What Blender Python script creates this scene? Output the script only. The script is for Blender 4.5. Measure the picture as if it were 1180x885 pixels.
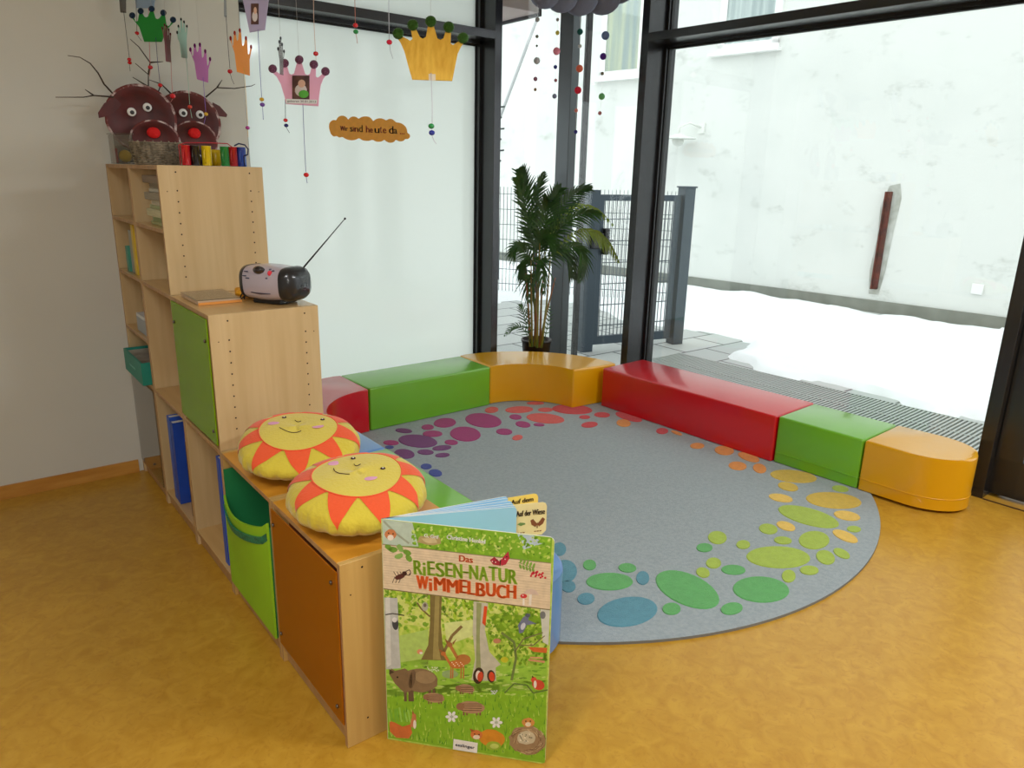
import bpy, bmesh, math, random
from mathutils import Vector, Matrix
random.seed(7)
for o in list(bpy.data.objects): bpy.data.objects.remove(o)
SC = bpy.context.scene
COL = SC.collection
PI = math.pi
R = math.radians
# ------------------------------------------------------------------ camera
TH, PH, RO, FPX = R(38.23), R(16.04), R(1.309), 845.4
_f = Vector((math.sin(TH)*math.cos(PH), math.cos(TH)*math.cos(PH), -math.sin(PH)))
_r0 = Vector((math.cos(TH), -math.sin(TH), 0)); _u0 = _r0.cross(_f)
_r = _r0*math.cos(RO) + _u0*math.sin(RO); _u = -_r0*math.sin(RO) + _u0*math.cos(RO)
CAM = Vector((0, 0, 1.6))
cd = bpy.data.cameras.new('camera'); cam = bpy.data.objects.new('camera', cd); COL.objects.link(cam)
cd.sensor_width = 36; cd.lens = FPX*36/1180; cd.clip_start = .02; cd.clip_end = 200
M = Matrix((( _r.x, _u.x, -_f.x), (_r.y, _u.y, -_f.y), (_r.z, _u.z, -_f.z))).to_4x4(); M.translation = CAM
cam.matrix_world = M; SC.camera = cam
# ------------------------------------------------------------------ world, lights, exposure
SC.view_settings.view_transform = 'Standard'; SC.view_settings.look = 'None'
SC.view_settings.gamma = 1; SC.view_settings.use_curve_mapping = False
SC.view_settings.exposure = 0.0
SKY = 2.1
w = bpy.data.worlds.new('overcast_sky'); SC.world = w; w.use_nodes = True
bg = w.node_tree.nodes['Background']; bg.inputs[0].default_value = (.93, .985, 1.0, 1); bg.inputs[1].default_value = SKY
def area(name, loc, rot, sx, sy, power, col=(1, 1, 1), portal=False):
    l = bpy.data.lights.new(name, 'AREA'); l.shape = 'RECTANGLE'; l.size = sx; l.size_y = sy; l.energy = power; l.color = col
    if portal: l.cycles.is_portal = True
    o = bpy.data.objects.new(name, l); o.location = loc; o.rotation_euler = rot; COL.objects.link(o); return o
area('window_portal', (4.45, 0, 1.5), (0, R(90), R(3)), 3.0, 9.0, 1, portal=True)
area('window_portal', (2.9, 4.8, 1.5), (R(-90), 0, 0), 3.0, 3.0, 1, portal=True)
area('ceiling_fill', (-.6, 0.6, 3.0), (0, 0, 0), 1.2, .3, 50, (.98, .99, 1))  # unseen fill light, added to brighten the left wall and floor
area('ceiling_fill', (2.9, -.5, 3.0), (0, 0, 0), 1.2, .3, 84, (.98, .99, 1))  # second added fill, stronger, lifting the right side of the room
fl = bpy.data.lights.new('camera_flash', 'AREA'); fl.shape = 'DISK'; fl.size = .035; fl.energy = 10; fl.color = (1, .97, .93)
flo = bpy.data.objects.new('camera_flash', fl); COL.objects.link(flo)
MF = M.copy(); MF.translation = CAM - _r*.06 + _u*.05 + _f*.03; flo.matrix_world = MF

def ray(px, py): return _r*((px-590)/FPX) - _u*((py-442.5)/FPX) + _f
def atY(px, py, Y): d = ray(px, py); return CAM + d*(Y/d.y)
def atX(px, py, X): d = ray(px, py); return CAM + d*(X/d.x)
def atZ(px, py, Z=0): d = ray(px, py); return CAM + d*((Z-1.6)/d.z)
def atT(px, py, t): return CAM + ray(px, py)*t
# ------------------------------------------------------------------ materials
def lin(c):
    return tuple((x/255/12.92 if x/255 <= .04045 else ((x/255+.055)/1.055)**2.4) for x in c)
MATS = {}
def mat(name, col, rough=.5, metal=0, spec=.5, var=0, scale=(8, 8, 8), bump=0, bscale=60, col2=None, coat=0, detail=4, sheen=0, dist=0, ramp=(.35, .65)):
    if name in MATS: return MATS[name]
    m = bpy.data.materials.new(name); m.use_nodes = True; nt = m.node_tree; b = nt.nodes['Principled BSDF']
    c = lin(col); b.inputs['Base Color'].default_value = (*c, 1); b.inputs['Roughness'].default_value = rough
    b.inputs['Metallic'].default_value = metal; b.inputs['Specular IOR Level'].default_value = spec
    b.inputs['Coat Weight'].default_value = coat; b.inputs['Coat Roughness'].default_value = .08
    b.inputs['Sheen Weight'].default_value = sheen
    tc = nt.nodes.new('ShaderNodeTexCoord')
    if col2 or var:
        mp = nt.nodes.new('ShaderNodeMapping'); mp.inputs['Scale'].default_value = scale
        nt.links.new(tc.outputs['Object'], mp.inputs[0])
        n = nt.nodes.new('ShaderNodeTexNoise'); n.inputs['Scale'].default_value = 1; n.inputs['Detail'].default_value = detail; n.inputs['Distortion'].default_value = dist
        nt.links.new(mp.outputs[0], n.inputs['Vector'])
        rp = nt.nodes.new('ShaderNodeValToRGB'); rp.color_ramp.elements[0].position = ramp[0]; rp.color_ramp.elements[1].position = ramp[1]
        if col2: a, z = c, lin(col2)
        else: a, z = tuple(x*(1-var) for x in c), tuple(min(1, x*(1+var)) for x in c)
        rp.color_ramp.elements[0].color = (*a, 1); rp.color_ramp.elements[1].color = (*z, 1)
        nt.links.new(n.outputs['Fac'], rp.inputs[0]); nt.links.new(rp.outputs[0], b.inputs['Base Color'])
    if bump:
        n2 = nt.nodes.new('ShaderNodeTexNoise'); n2.inputs['Scale'].default_value = bscale; n2.inputs['Detail'].default_value = 3
        nt.links.new(tc.outputs['Object'], n2.inputs['Vector'])
        bp = nt.nodes.new('ShaderNodeBump'); bp.inputs['Strength'].default_value = bump; bp.inputs['Distance'].default_value = .01
        nt.links.new(n2.outputs['Fac'], bp.inputs['Height']); nt.links.new(bp.outputs[0], b.inputs['Normal'])
    MATS[name] = m; return m
def schlick(nt):
    lw = nt.nodes.new('ShaderNodeLayerWeight'); lw.inputs[0].default_value = .5
    p = nt.nodes.new('ShaderNodeMath'); p.operation = 'POWER'; p.inputs[1].default_value = 5; nt.links.new(lw.outputs['Facing'], p.inputs[0])
    m = nt.nodes.new('ShaderNodeMath'); m.operation = 'MULTIPLY_ADD'; m.inputs[1].default_value = .95; m.inputs[2].default_value = .045; nt.links.new(p.outputs[0], m.inputs[0])
    return m
def glassmat(name, tint=(1, 1, 1), gloss=.08, rough=0.0, diff=None, dw=0):
    # thin glazing: transparent + mirror reflection (+ some diffuse body for acrylic)
    m = bpy.data.materials.new(name); m.use_nodes = True; nt = m.node_tree; nt.nodes.clear()
    out = nt.nodes.new('ShaderNodeOutputMaterial'); t = nt.nodes.new('ShaderNodeBsdfTransparent'); t.inputs[0].default_value = (*tint, 1)
    g = nt.nodes.new('ShaderNodeBsdfGlossy'); g.inputs['Roughness'].default_value = rough
    fr = schlick(nt)
    cur = t.outputs[0]
    if diff:
        d = nt.nodes.new('ShaderNodeBsdfDiffuse'); d.inputs[0].default_value = (*lin(diff), 1)
        tl = nt.nodes.new('ShaderNodeBsdfTranslucent'); tl.inputs[0].default_value = (*lin(diff), 1)
        ms = nt.nodes.new('ShaderNodeMixShader'); ms.inputs[0].default_value = .5
        nt.links.new(d.outputs[0], ms.inputs[1]); nt.links.new(tl.outputs[0], ms.inputs[2])
        mx0 = nt.nodes.new('ShaderNodeMixShader'); mx0.inputs[0].default_value = dw
        nt.links.new(cur, mx0.inputs[1]); nt.links.new(ms.outputs[0], mx0.inputs[2]); cur = mx0.outputs[0]
    mx = nt.nodes.new('ShaderNodeMixShader'); ml = nt.nodes.new('ShaderNodeMath'); ml.operation = 'MULTIPLY'; ml.inputs[1].default_value = gloss/.08
    nt.links.new(fr.outputs[0], ml.inputs[0]); nt.links.new(ml.outputs[0], mx.inputs[0])
    nt.links.new(cur, mx.inputs[1]); nt.links.new(g.outputs[0], mx.inputs[2]); nt.links.new(mx.outputs[0], out.inputs[0])
    MATS[name] = m; return m
# ------------------------------------------------------------------ builders
def BM(): return bmesh.new()
def box(bm, x0, x1, y0, y1, z0, z1, mi=0, Mx=None, bev=0, seg=2):
    vs = [bm.verts.new(p) for p in ((x0,y0,z0),(x1,y0,z0),(x1,y1,z0),(x0,y1,z0),(x0,y0,z1),(x1,y0,z1),(x1,y1,z1),(x0,y1,z1))]
    fs = [bm.faces.new([vs[i] for i in f]) for f in ((3,2,1,0),(4,5,6,7),(0,1,5,4),(1,2,6,5),(2,3,7,6),(3,0,4,7))]
    for f in fs: f.material_index = mi
    if bev:
        es = list({e for f in fs for e in f.edges})
        r = bmesh.ops.bevel(bm, geom=es, offset=bev, segments=seg, affect='EDGES', profile=.5)
        for f in r['faces']: f.material_index = mi
        vs = list({v for f in r['faces'] for v in f.verts} | {v for v in vs if v.is_valid})
    if Mx is not None:
        for v in vs:
            if v.is_valid: v.co = Mx @ v.co
    return vs
def frame_of(d):
    d = d.normalized(); a = Vector((0, 0, 1)) if abs(d.z) < .9 else Vector((1, 0, 0))
    x = d.cross(a).normalized(); return x, d.cross(x).normalized()
def tube(bm, pts, r, n=8, mi=0, closed=False, cap=True):
    pts = [Vector(p) for p in pts]; N = len(pts); rs = r if isinstance(r, (list, tuple)) else [r]*N
    rings = []; X = None
    for i, p in enumerate(pts):
        if closed: d = pts[(i+1) % N]-pts[i-1]
        else: d = pts[min(i+1, N-1)]-pts[max(i-1, 0)]
        if d.length < 1e-9: d = Vector((0, 0, 1))
        d.normalize()
        if X is None: X, _ = frame_of(d)
        X = (X - d*X.dot(d))
        if X.length < 1e-6: X, _ = frame_of(d)
        X.normalize(); Y = d.cross(X)
        rings.append([bm.verts.new(p + (X*math.cos(2*PI*k/n) + Y*math.sin(2*PI*k/n))*rs[i]) for k in range(n)])
    for i in range(N if closed else N-1):
        a, b = rings[i], rings[(i+1) % N]
        for k in range(n):
            f = bm.faces.new((a[k], a[(k+1) % n], b[(k+1) % n], b[k])); f.material_index = mi; f.smooth = True
    if cap and not closed:
        f = bm.faces.new(rings[0][::-1]); f.material_index = mi; f = bm.faces.new(rings[-1]); f.material_index = mi
def ball(bm, c, r, seg=12, mi=0, sc=(1, 1, 1), Mx=None):
    m = Matrix.Translation(Vector(c)) @ (Mx if Mx is not None else Matrix()) @ Matrix.Diagonal((r*sc[0], r*sc[1], r*sc[2], 1))
    res = bmesh.ops.create_uvsphere(bm, u_segments=seg, v_segments=max(6, seg*2//3), radius=1, matrix=m)
    for v in res['verts']:
        for f in v.link_faces: f.material_index = mi; f.smooth = True
def lathe(bm, prof, c=(0, 0, 0), n=32, mi=0):
    c = Vector(c); rings = [[bm.verts.new(c+Vector((r*math.cos(2*PI*k/n), r*math.sin(2*PI*k/n), z))) for k in range(n)] if r > 1e-6 else [bm.verts.new(c+Vector((0, 0, z)))] for r, z in prof]
    for a, b in zip(rings, rings[1:]):
        for k in range(n):
            q = [a[k % len(a)], a[(k+1) % n % len(a)], b[(k+1) % n % len(b)], b[k % len(b)]]
            q2 = []
            for v in q:
                if v not in q2: q2.append(v)
            if len(q2) > 2: f = bm.faces.new(q2); f.material_index = mi; f.smooth = True
def prism(bm, pts, off, mi=0, mside=None):
    """polygon pts (3D) swept by vector off"""
    pts = [Vector(p) for p in pts]; off = Vector(off)
    a = [bm.verts.new(p) for p in pts]; b = [bm.verts.new(p+off) for p in pts]; n = len(pts)
    fa = bm.faces.new(a); fb = bm.faces.new(b[::-1]); fa.material_index = fb.material_index = mi
    for i in range(n):
        f = bm.faces.new((a[(i+1) % n], a[i], b[i], b[(i+1) % n])); f.material_index = mi if mside is None else mside
WM = {}
def thing(name, label, cat, loc=(0, 0, 0), group=None, kind=None):
    o = bpy.data.objects.new(name, None); COL.objects.link(o); o.location = loc; o.empty_display_size = .1
    o['label'] = label; o['category'] = cat
    if group: o['group'] = group
    if kind: o['kind'] = kind
    WM[o] = Vector(loc); return o
def obj(name, bm, mats, parent=None, label=None, cat=None, group=None, kind=None, smooth=None, origin=None):
    bmesh.ops.recalc_face_normals(bm, faces=bm.faces[:])
    co = [v.co for v in bm.verts]
    lo = Vector([min(c[i] for c in co) for i in range(3)]); hi = Vector([max(c[i] for c in co) for i in range(3)])
    o0 = Vector(origin) if origin else Vector(((lo.x+hi.x)/2, (lo.y+hi.y)/2, lo.z))
    for v in bm.verts: v.co -= o0
    if smooth is not None:
        for f in bm.faces: f.smooth = True
        for e in bm.edges:
            if len(e.link_faces) == 2 and e.calc_face_angle(0) > R(smooth): e.smooth = False
    me = bpy.data.meshes.new(name); bm.to_mesh(me); bm.free()
    for m in (mats if isinstance(mats, (list, tuple)) else [mats]): me.materials.append(m)
    o = bpy.data.objects.new(name, me); COL.objects.link(o)
    o.location = o0 - (WM[parent] if parent else Vector((0, 0, 0)))
    if parent: o.parent = parent
    WM[o] = o0
    if label: o['label'] = label
    if cat: o['category'] = cat
    if group: o['group'] = group
    if kind: o['kind'] = kind
    return o
def struct(name, bm, m, **k): return obj(name, bm, m, kind='structure', **k)
def textbm(s, size, ext=.0004):
    cu = bpy.data.curves.new('t', 'FONT'); cu.body = s; cu.size = size; cu.extrude = ext; cu.resolution_u = 3
    cu.align_x = 'LEFT'
    o = bpy.data.objects.new('t', cu); COL.objects.link(o); bpy.context.view_layer.update()
    me = bpy.data.meshes.new_from_object(o.evaluated_get(bpy.context.evaluated_depsgraph_get()))
    bpy.data.objects.remove(o); bpy.data.curves.remove(cu)
    return me
def put_text(bm, s, M4, width=None, height=None, mi=0, bold=0):
    me = textbm(s, 1); xs = [v.co.x for v in me.vertices]; ys = [v.co.y for v in me.vertices]
    x0, x1, y0, y1 = min(xs), max(xs), min(ys), max(ys)
    sx = (width/(x1-x0)) if width else height/(y1-y0); sy = (height/(y1-y0)) if height else sx
    for ox in ([0, bold, -bold] if bold else [0]):
        vs = [bm.verts.new(M4 @ Vector(((v.co.x-x0)*sx+ox, (v.co.y-y0)*sy, v.co.z))) for v in me.vertices]
        for p in me.polygons:
            try: f = bm.faces.new([vs[i] for i in p.vertices]); f.material_index = mi
            except ValueError: pass
    bpy.data.meshes.remove(me)
# ------------------------------------------------------------------ common materials
WOOD = mat('birch_wood', (206, 178, 132), .42, col2=(193, 163, 116), scale=(26, 26, 1.6), detail=5, dist=.4, ramp=(.3, .7))
WOODO = mat('orange_top', (216, 150, 50), .3, col2=(204, 140, 40), scale=(22, 1.8, 22), detail=5, dist=.4, ramp=(.3, .7), coat=.3)
WOODL = mat('birch_low', (204, 166, 98), .42, col2=(190, 150, 84), scale=(26, 26, 1.6), detail=5, dist=.4, ramp=(.3, .7))
WOODE = mat('birch_edge', (176, 136, 92), .5, var=.1, scale=(30, 30, 30))
WOODT = mat('birch_top', (208, 170, 112), .3, col2=(194, 154, 96), scale=(22, 1.8, 22), detail=5, dist=.4, ramp=(.3, .7), coat=.3)
HOLE = mat('hole_dark', (38, 26, 18), .9)
WALL = mat('wall_paint', (212, 211, 202), .85, var=.02, scale=(1.5, 1.5, 1.5), bump=.05, bscale=120)
DARK = mat('dark_window_metal', (70, 70, 72), .26, metal=.8, var=.05, scale=(3, 3, 3))
GASK = mat('black_gasket', (16, 16, 18), .6)
CLEAR = glassmat('clear_glass', (.97, .985, .98), .08)
WHITE = mat('white_plastic', (238, 238, 236), .4)
BLACK = mat('black_plastic', (22, 22, 24), .35)
STEEL = mat('brushed_steel', (170, 170, 172), .3, metal=1)
# ------------------------------------------------------------------ room shell
FLOOR = mat('linoleum', (194, 148, 50), .33, col2=(178, 130, 36), scale=(14, 14, 14), detail=12, dist=1.2, ramp=(.32, .68), spec=.45)
nt = FLOOR.node_tree; b = nt.nodes['Principled BSDF']
tc = nt.nodes.new('ShaderNodeTexCoord'); n1 = nt.nodes.new('ShaderNodeTexNoise'); n1.inputs['Scale'].default_value = 22; n1.inputs['Detail'].default_value = 8; n1.inputs['Distortion'].default_value = 3.2
nt.links.new(tc.outputs['Object'], n1.inputs['Vector'])
rp = nt.nodes.new('ShaderNodeValToRGB'); rp.color_ramp.elements[0].position = .56; rp.color_ramp.elements[0].color = (0, 0, 0, 1); rp.color_ramp.elements[1].position = .66; rp.color_ramp.elements[1].color = (.30, .30, .30, 1)
nt.links.new(n1.outputs['Fac'], rp.inputs[0])
mx = nt.nodes.new('ShaderNodeMix'); mx.data_type = 'RGBA'; old = b.inputs['Base Color'].links[0].from_socket
nt.links.new(rp.outputs[0], mx.inputs[0]); nt.links.new(old, mx.inputs[6]); mx.inputs[7].default_value = (*lin((160, 104, 30)), 1); nt.links.new(mx.outputs[2], b.inputs['Base Color'])

YF = 4.40; YG = 4.60           # inner face and glass plane of the left glazed wall
O_R = Vector((4.170, 1.328, 0)); eR = Vector((-math.sin(R(3)), math.cos(R(3)), 0)); nR = Vector((math.cos(R(3)), math.sin(R(3)), 0))
MR = Matrix(((eR.x, nR.x, 0, O_R.x), (eR.y, nR.y, 0, O_R.y), (0, 0, 1, 0), (0, 0, 0, 1)))  # local (s along, d outward, z)
DG = .23
def PR(s, d, z=0): return MR @ Vector((s, d, z))
bm = BM()
fpts = [Vector((-3, -4, 0)), PR(-5.3, .3), PR(3.32, .3), Vector((1.42, 4.66, 0)), Vector((1.42, 4.2, 0)), Vector((-3, 4.2, 0))]
prism(bm, fpts, (0, 0, -.12)); struct('floor', bm, FLOOR)
bm = BM(); prism(bm, [p+Vector((0, 0, 3.1)) for p in fpts], (0, 0, .15)); struct('ceiling', bm, WALL)
bm = BM(); box(bm, -3, 1.425, 4.144, 4.66, 0, 3.1); struct('wall_left', bm, WALL)
bm = BM(); box(bm, -3.15, -3, -4, 4.66, 0, 3.1); struct('wall_west', bm, WALL)
bm = BM(); box(bm, -3.15, 4.6, -4.15, -4, 0, 3.1); struct('wall_back', bm, WALL)
BASE = mat('baseboard_wood', (206, 150, 70), .4, col2=(184, 122, 46), scale=(3, 20, 20), detail=5)
bm = BM(); box(bm, -3, .70, 4.132, 4.144, 0, .068); struct('baseboard_left', bm, BASE)
# window wall left (frosted)
def frost():
    m = bpy.data.materials.new('frosted_glass'); m.use_nodes = True; nt = m.node_tree; nt.nodes.clear()
    out = nt.nodes.new('ShaderNodeOutputMaterial'); t = nt.nodes.new('ShaderNodeBsdfTranslucent'); t.inputs[0].default_value = (.86, .895, .865, 1)
    d = nt.nodes.new('ShaderNodeBsdfDiffuse'); d.inputs[0].default_value = (.07, .075, .07, 1)
    g = nt.nodes.new('ShaderNodeBsdfGlossy'); g.inputs['Roughness'].default_value = .08
    a = nt.nodes.new('ShaderNodeAddShader'); nt.links.new(t.outputs[0], a.inputs[0]); nt.links.new(d.outputs[0], a.inputs[1])
    fr = schlick(nt)
    mx = nt.nodes.new('ShaderNodeMixShader'); nt.links.new(fr.outputs[0], mx.inputs[0]); nt.links.new(a.outputs[0], mx.inputs[1]); nt.links.new(g.outputs[0], mx.inputs[2])
    nt.links.new(mx.outputs[0], out.inputs[0]); return m
FROST = frost()
AX0, AX1 = 3.252, 3.312        # mullion between frosted and clear
BX0, BX1 = 3.962, 4.040        # post near the corner
ZT0, ZT1 = 2.478, 2.532        # transom front face
def mullionL(bm, x0, x1, z0=0, z1=3.1, sash=.022):
    box(bm, x0, x1, YF, YG-.05, z0, z1, bev=.002); box(bm, x0-sash, x1+sash, YG-.05, YG+.05, z0, z1, 0)
    box(bm, x0-sash-.008, x1+sash+.008, YG-.012, YG+.012, z0, z1, 1)
w1 = thing('window_1', 'wide frosted glass window in a dark metal frame beside the grey wall', 'window', (2.4, 4.6, 0), kind='structure')
bm = BM(); mullionL(bm, 1.455, 1.515); obj('window_frame', bm, [DARK, GASK], w1)
bm = BM(); mullionL(bm, AX0, AX1); obj('mullion', bm, [DARK, GASK], w1)
bm = BM(); box(bm, 1.515, AX0, YF, YG-.05, ZT0, ZT1, bev=.002); box(bm, 1.51, AX0, YG-.05, YG+.05, ZT0-.02, ZT1+.02); box(bm, 1.51, AX0, YG-.012, YG+.012, ZT0-.03, ZT1+.03, 1); obj('transom', bm, [DARK, GASK], w1)
bm = BM(); box(bm, 1.5, AX0, YG-.06, YG+.05, 0, .09); obj('sill_rail', bm, DARK, w1)
bm = BM(); box(bm, 1.5, AX0, YG-.004, YG+.004, .05, ZT0+.01); obj('pane', bm, FROST, w1)
bm = BM(); box(bm, 1.5, AX0, YG-.004, YG+.004, ZT1-.01, 3.1); obj('pane', bm, FROST, w1)
w2 = thing('window_2', 'full-height clear corner glazing behind the palm', 'window', (3.8, 4.6, 0), kind='structure')
bm = BM(); box(bm, BX0, BX1, YF, 4.545, 0, 3.1, bev=.003); obj('corner_column', bm, mat('column_grey', (78, 82, 84), .3, metal=.6), w2)
bm = BM(); box(bm, -.02, .02, -.02, .02, 0, 3.1, 0, Matrix.Translation((4.315, 4.605, 0))); obj('corner_post', bm, GASK, w2)
bm = BM(); box(bm, AX1, 4.30, YG-.05, YG+.04, 0, .06); obj('sill_rail', bm, DARK, w2)
bm = BM(); box(bm, AX1+.02, 4.30, YG-.004, YG+.004, .05, 3.1); obj('pane', bm, CLEAR, w2)
SC_END = 3.29
SCX = 2.434                     # mullion C centre along R
bm = BM(); box(bm, SCX+.05, SC_END, DG-.02, DG-.012, .05, 3.1, 0, MR); obj('pane', bm, CLEAR, w2)
bm = BM(); box(bm, SCX+.03, SC_END, DG-.05, DG+.04, 0, .06, 0, MR); obj('sill_rail', bm, DARK, w2)
def mullionR(bm, s, sash=.022, w=.031, z1=3.1):
    box(bm, s-w, s+w, 0, DG-.05, 0, z1, 0, MR, bev=.002)
    box(bm, s-w-sash, s+w+sash, DG-.05, DG+.05, 0, z1, 0, MR); box(bm, s-w-sash-.008, s+w+sash+.008, DG-.03, DG-.002, 0, z1, 1, MR)
w3 = thing('window_3', 'big clear window looking onto the snowy yard', 'window', PR(1.2, .2), kind='structure')
bm = BM(); mullionR(bm, SCX); obj('mullion', bm, [DARK, GASK], w3)
bm = BM(); mullionR(bm, -.034); obj('mullion', bm, [DARK, GASK], w3)
bm = BM(); box(bm, 0, SCX-.03, 0, DG-.05, ZT0, ZT1, 0, MR, bev=.002); box(bm, 0, SCX-.03, DG-.05, DG+.05, ZT0-.02, ZT1+.02, 0, MR); box(bm, 0, SCX-.03, DG-.03, DG-.002, ZT0-.03, ZT1+.03, 1, MR); obj('transom', bm, [DARK, GASK], w3)
bm = BM(); box(bm, 0, SCX-.03, DG-.06, DG+.05, 0, .07, 0, MR); obj('sill_rail', bm, DARK, w3)
bm = BM(); box(bm, 0, SCX, DG-.02, DG-.012, .05, ZT0, 0, MR); obj('pane', bm, CLEAR, w3)
bm = BM(); box(bm, 0, SCX, DG-.02, DG-.012, ZT1, 3.1, 0, MR); obj('pane', bm, CLEAR, w3)
# door beyond the right mullion
d1 = thing('door_1', 'dark metal framed glass door at the right edge', 'door', PR(-.6, .15), kind='structure')
bm = BM(); box(bm, -.19, -.066, .075, .16, .02, 2.5, 0, MR, bev=.003); box(bm, -1.15, -1.03, .075, .16, .02, 2.5, 0, MR, bev=.003)
box(bm, -1.15, -.066, .075, .16, .02, .22, 0, MR); box(bm, -1.15, -.066, .075, .16, 2.38, 2.5, 0, MR); obj('door_frame', bm, DARK, d1)
bm = BM(); box(bm, -1.03, -.19, .11, .12, .2, 2.4, 0, MR); obj('pane', bm, CLEAR, d1)
bm = BM(); tube(bm, [PR(-1.0, .02, .95), PR(-1.0, .02, 1.25)], .012); tube(bm, [PR(-1.0, .02, 1.0), PR(-1.04, .08, 1.0)], .01); obj('handle', bm, STEEL, d1)
bm = BM(); box(bm, -1.3, 0-.068, -.004, .006, 0, .004, 0, MR); struct('trim_1', bm, mat('seam_dark', (70, 42, 22), .6))
w4 = thing('window_4', 'glazed wall continuing beside the door', 'window', PR(-3, .2), kind='structure')
for s in (-1.2, -2.6, -4.0, -5.2):
    bm = BM(); mullionR(bm, s); obj('mullion', bm, [DARK, GASK], w4)
bm = BM(); box(bm, -5.2, -1.2, DG-.02, DG-.012, .05, 3.1, 0, MR); obj('pane', bm, CLEAR, w4)

# ------------------------------------------------------------------ outside
PAVE = mat('paving', (168, 172, 172), .6, var=.1, scale=(2, 2, 2))
nt = PAVE.node_tree; b = nt.nodes['Principled BSDF']; tc = nt.nodes.new('ShaderNodeTexCoord'); br = nt.nodes.new('ShaderNodeTexBrick')
br.inputs['Scale'].default_value = 1; br.inputs['Brick Width'].default_value = .6; br.inputs['Row Height'].default_value = .4; br.inputs['Mortar Size'].default_value = .012
br.inputs['Color1'].default_value = (*lin((176, 180, 178)), 1); br.inputs['Color2'].default_value = (*lin((190, 193, 190)), 1); br.inputs['Mortar'].default_value = (*lin((96, 98, 98)), 1)
nt.links.new(tc.outputs['Object'], br.inputs['Vector']); nt.links.new(br.outputs[0], b.inputs['Base Color'])
bm = BM(); prism(bm, [PR(-6, .28, -.03), (22, -6, -.03), (22, 30, -.03), (-6, 30, -.03), (-6, 4.66, -.03), PR(3.35, .31, -.03)], (0, 0, -.1))
struct('ground_outside', bm, PAVE)
# snow
def snow_in(x, y):
    e = .06*math.sin(5*y)+.04*math.sin(13*y+1)+.03*math.sin(29*x)
    if (Vector((x, y, 0))-Vector((9.166, 7.293, 0))).dot(Vector((-.99323, -.11615, 0))) < .10: return False
    return (x > 5.62+e and y < 4.25+.12*math.sin(4*x)) or (x > 6.35+.15*math.sin(3*y) and y < 9.5) or (y > 7.3+.2*math.sin(2.1*x) + .3*(x < 6))
bm = BM(); G = {}; st = .07
SX = [5.4+st*i for i in range(64)] + [9.9+.0*i for i in range(0)]
def h(x, y): return -.028 + .05 + .018*math.sin(3*x+2*y)+.012*math.sin(7*x-5*y)+.006*math.sin(17*x+11*y)+random.uniform(-.003, .003)
xs = [1.0+.35*i for i in range(13)] + [5.5+.075*i for i in range(60)]; ys = [-5+.3*i for i in range(17)] + [.1+.075*i for i in range(105)] + [8.0+.3*i for i in range(45)]
for i, x in enumerate(xs):
    for j, y in enumerate(ys): G[i, j] = [x, y, snow_in(x, y), None]
def gv(i, j):
    g = G[i, j]
    if g[3] is None:
        ins = all(G[a, b_][2] for a in (i-1, i, i+1) for b_ in (j-1, j, j+1) if (a, b_) in G)
        g[3] = bm.verts.new((g[0]+random.uniform(-.015, .015), g[1]+random.uniform(-.015, .015), h(g[0], g[1]) if ins else -.034))
    return g[3]
for i in range(len(xs)-1):
    for j in range(len(ys)-1):
        if all(G[a, b_][2] for a in (i, i+1) for b_ in (j, j+1)):
            f = bm.faces.new((gv(i, j), gv(i+1, j), gv(i+1, j+1), gv(i, j+1))); f.smooth = True
SNOW = mat('snow', (246, 249, 250), .7, var=.01, scale=(3, 3, 3), bump=.3, bscale=25)
obj('snow_cover', bm, SNOW, label='white trodden snow lying over the yard outside the big window', cat='snow', kind='stuff')
# drain grating along the glass
bm = BM(); y = -1.2
box(bm, -2.2, 2.95, .34, 1.42, -.029, -.022, 1, MR)
s = -2.2
while s < 2.95:
    box(bm, s, s+.014, .34, 1.42, -.022, .0, 0, MR); s += .030
for d in (.34, .70, 1.06, 1.40): box(bm, -2.2, 2.95, d, d+.012, -.022, .001, 0, MR)
obj('drainage_grating', bm, [mat('galvanised_grating', (176, 182, 178), .45, metal=.3), mat('grating_pit', (74, 70, 66), .9)], label='long grey metal drainage grating between the big window and the snow', cat='grating')
# building opposite
p0 = Vector((9.166, 7.293, 0)); dE = Vector((.49, -4.19, 0)).normalized(); nE = Vector((dE.y, -dE.x, 0))  # nE points towards camera side
if nE.x > 0: nE = -nE
ME = Matrix(((dE.x, nE.x, 0, p0.x), (dE.y, nE.y, 0, p0.y), (0, 0, 1, 0), (0, 0, 0, 1)))
STUC = mat('white_stucco', (214, 217, 212), .9, col2=(222, 224, 219), scale=(.9, .9, .9), detail=8, ramp=(.3, .55), bump=.2, bscale=30)
nt = STUC.node_tree; b = nt.nodes['Principled BSDF']; tc = nt.nodes.new('ShaderNodeTexCoord'); mp = nt.nodes.new('ShaderNodeMapping'); mp.inputs['Scale'].default_value = (3, 1.2, 2.2)
nz = nt.nodes.new('ShaderNodeTexNoise'); nz.inputs['Scale'].default_value = 1.6; nz.inputs['Detail'].default_value = 10; nz.inputs['Roughness'].default_value = .75
nt.links.new(tc.outputs['Object'], mp.inputs[0]); nt.links.new(mp.outputs[0], nz.inputs['Vector'])
rp = nt.nodes.new('ShaderNodeValToRGB'); rp.color_ramp.elements[0].position = .56; rp.color_ramp.elements[0].color = (0, 0, 0, 1); rp.color_ramp.elements[1].position = .74; rp.color_ramp.elements[1].color = (.55, .55, .55, 1)
nt.links.new(nz.outputs['Fac'], rp.inputs[0]); mx = nt.nodes.new('ShaderNodeMix'); mx.data_type = 'RGBA'; old = b.inputs['Base Color'].links[0].from_socket
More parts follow.
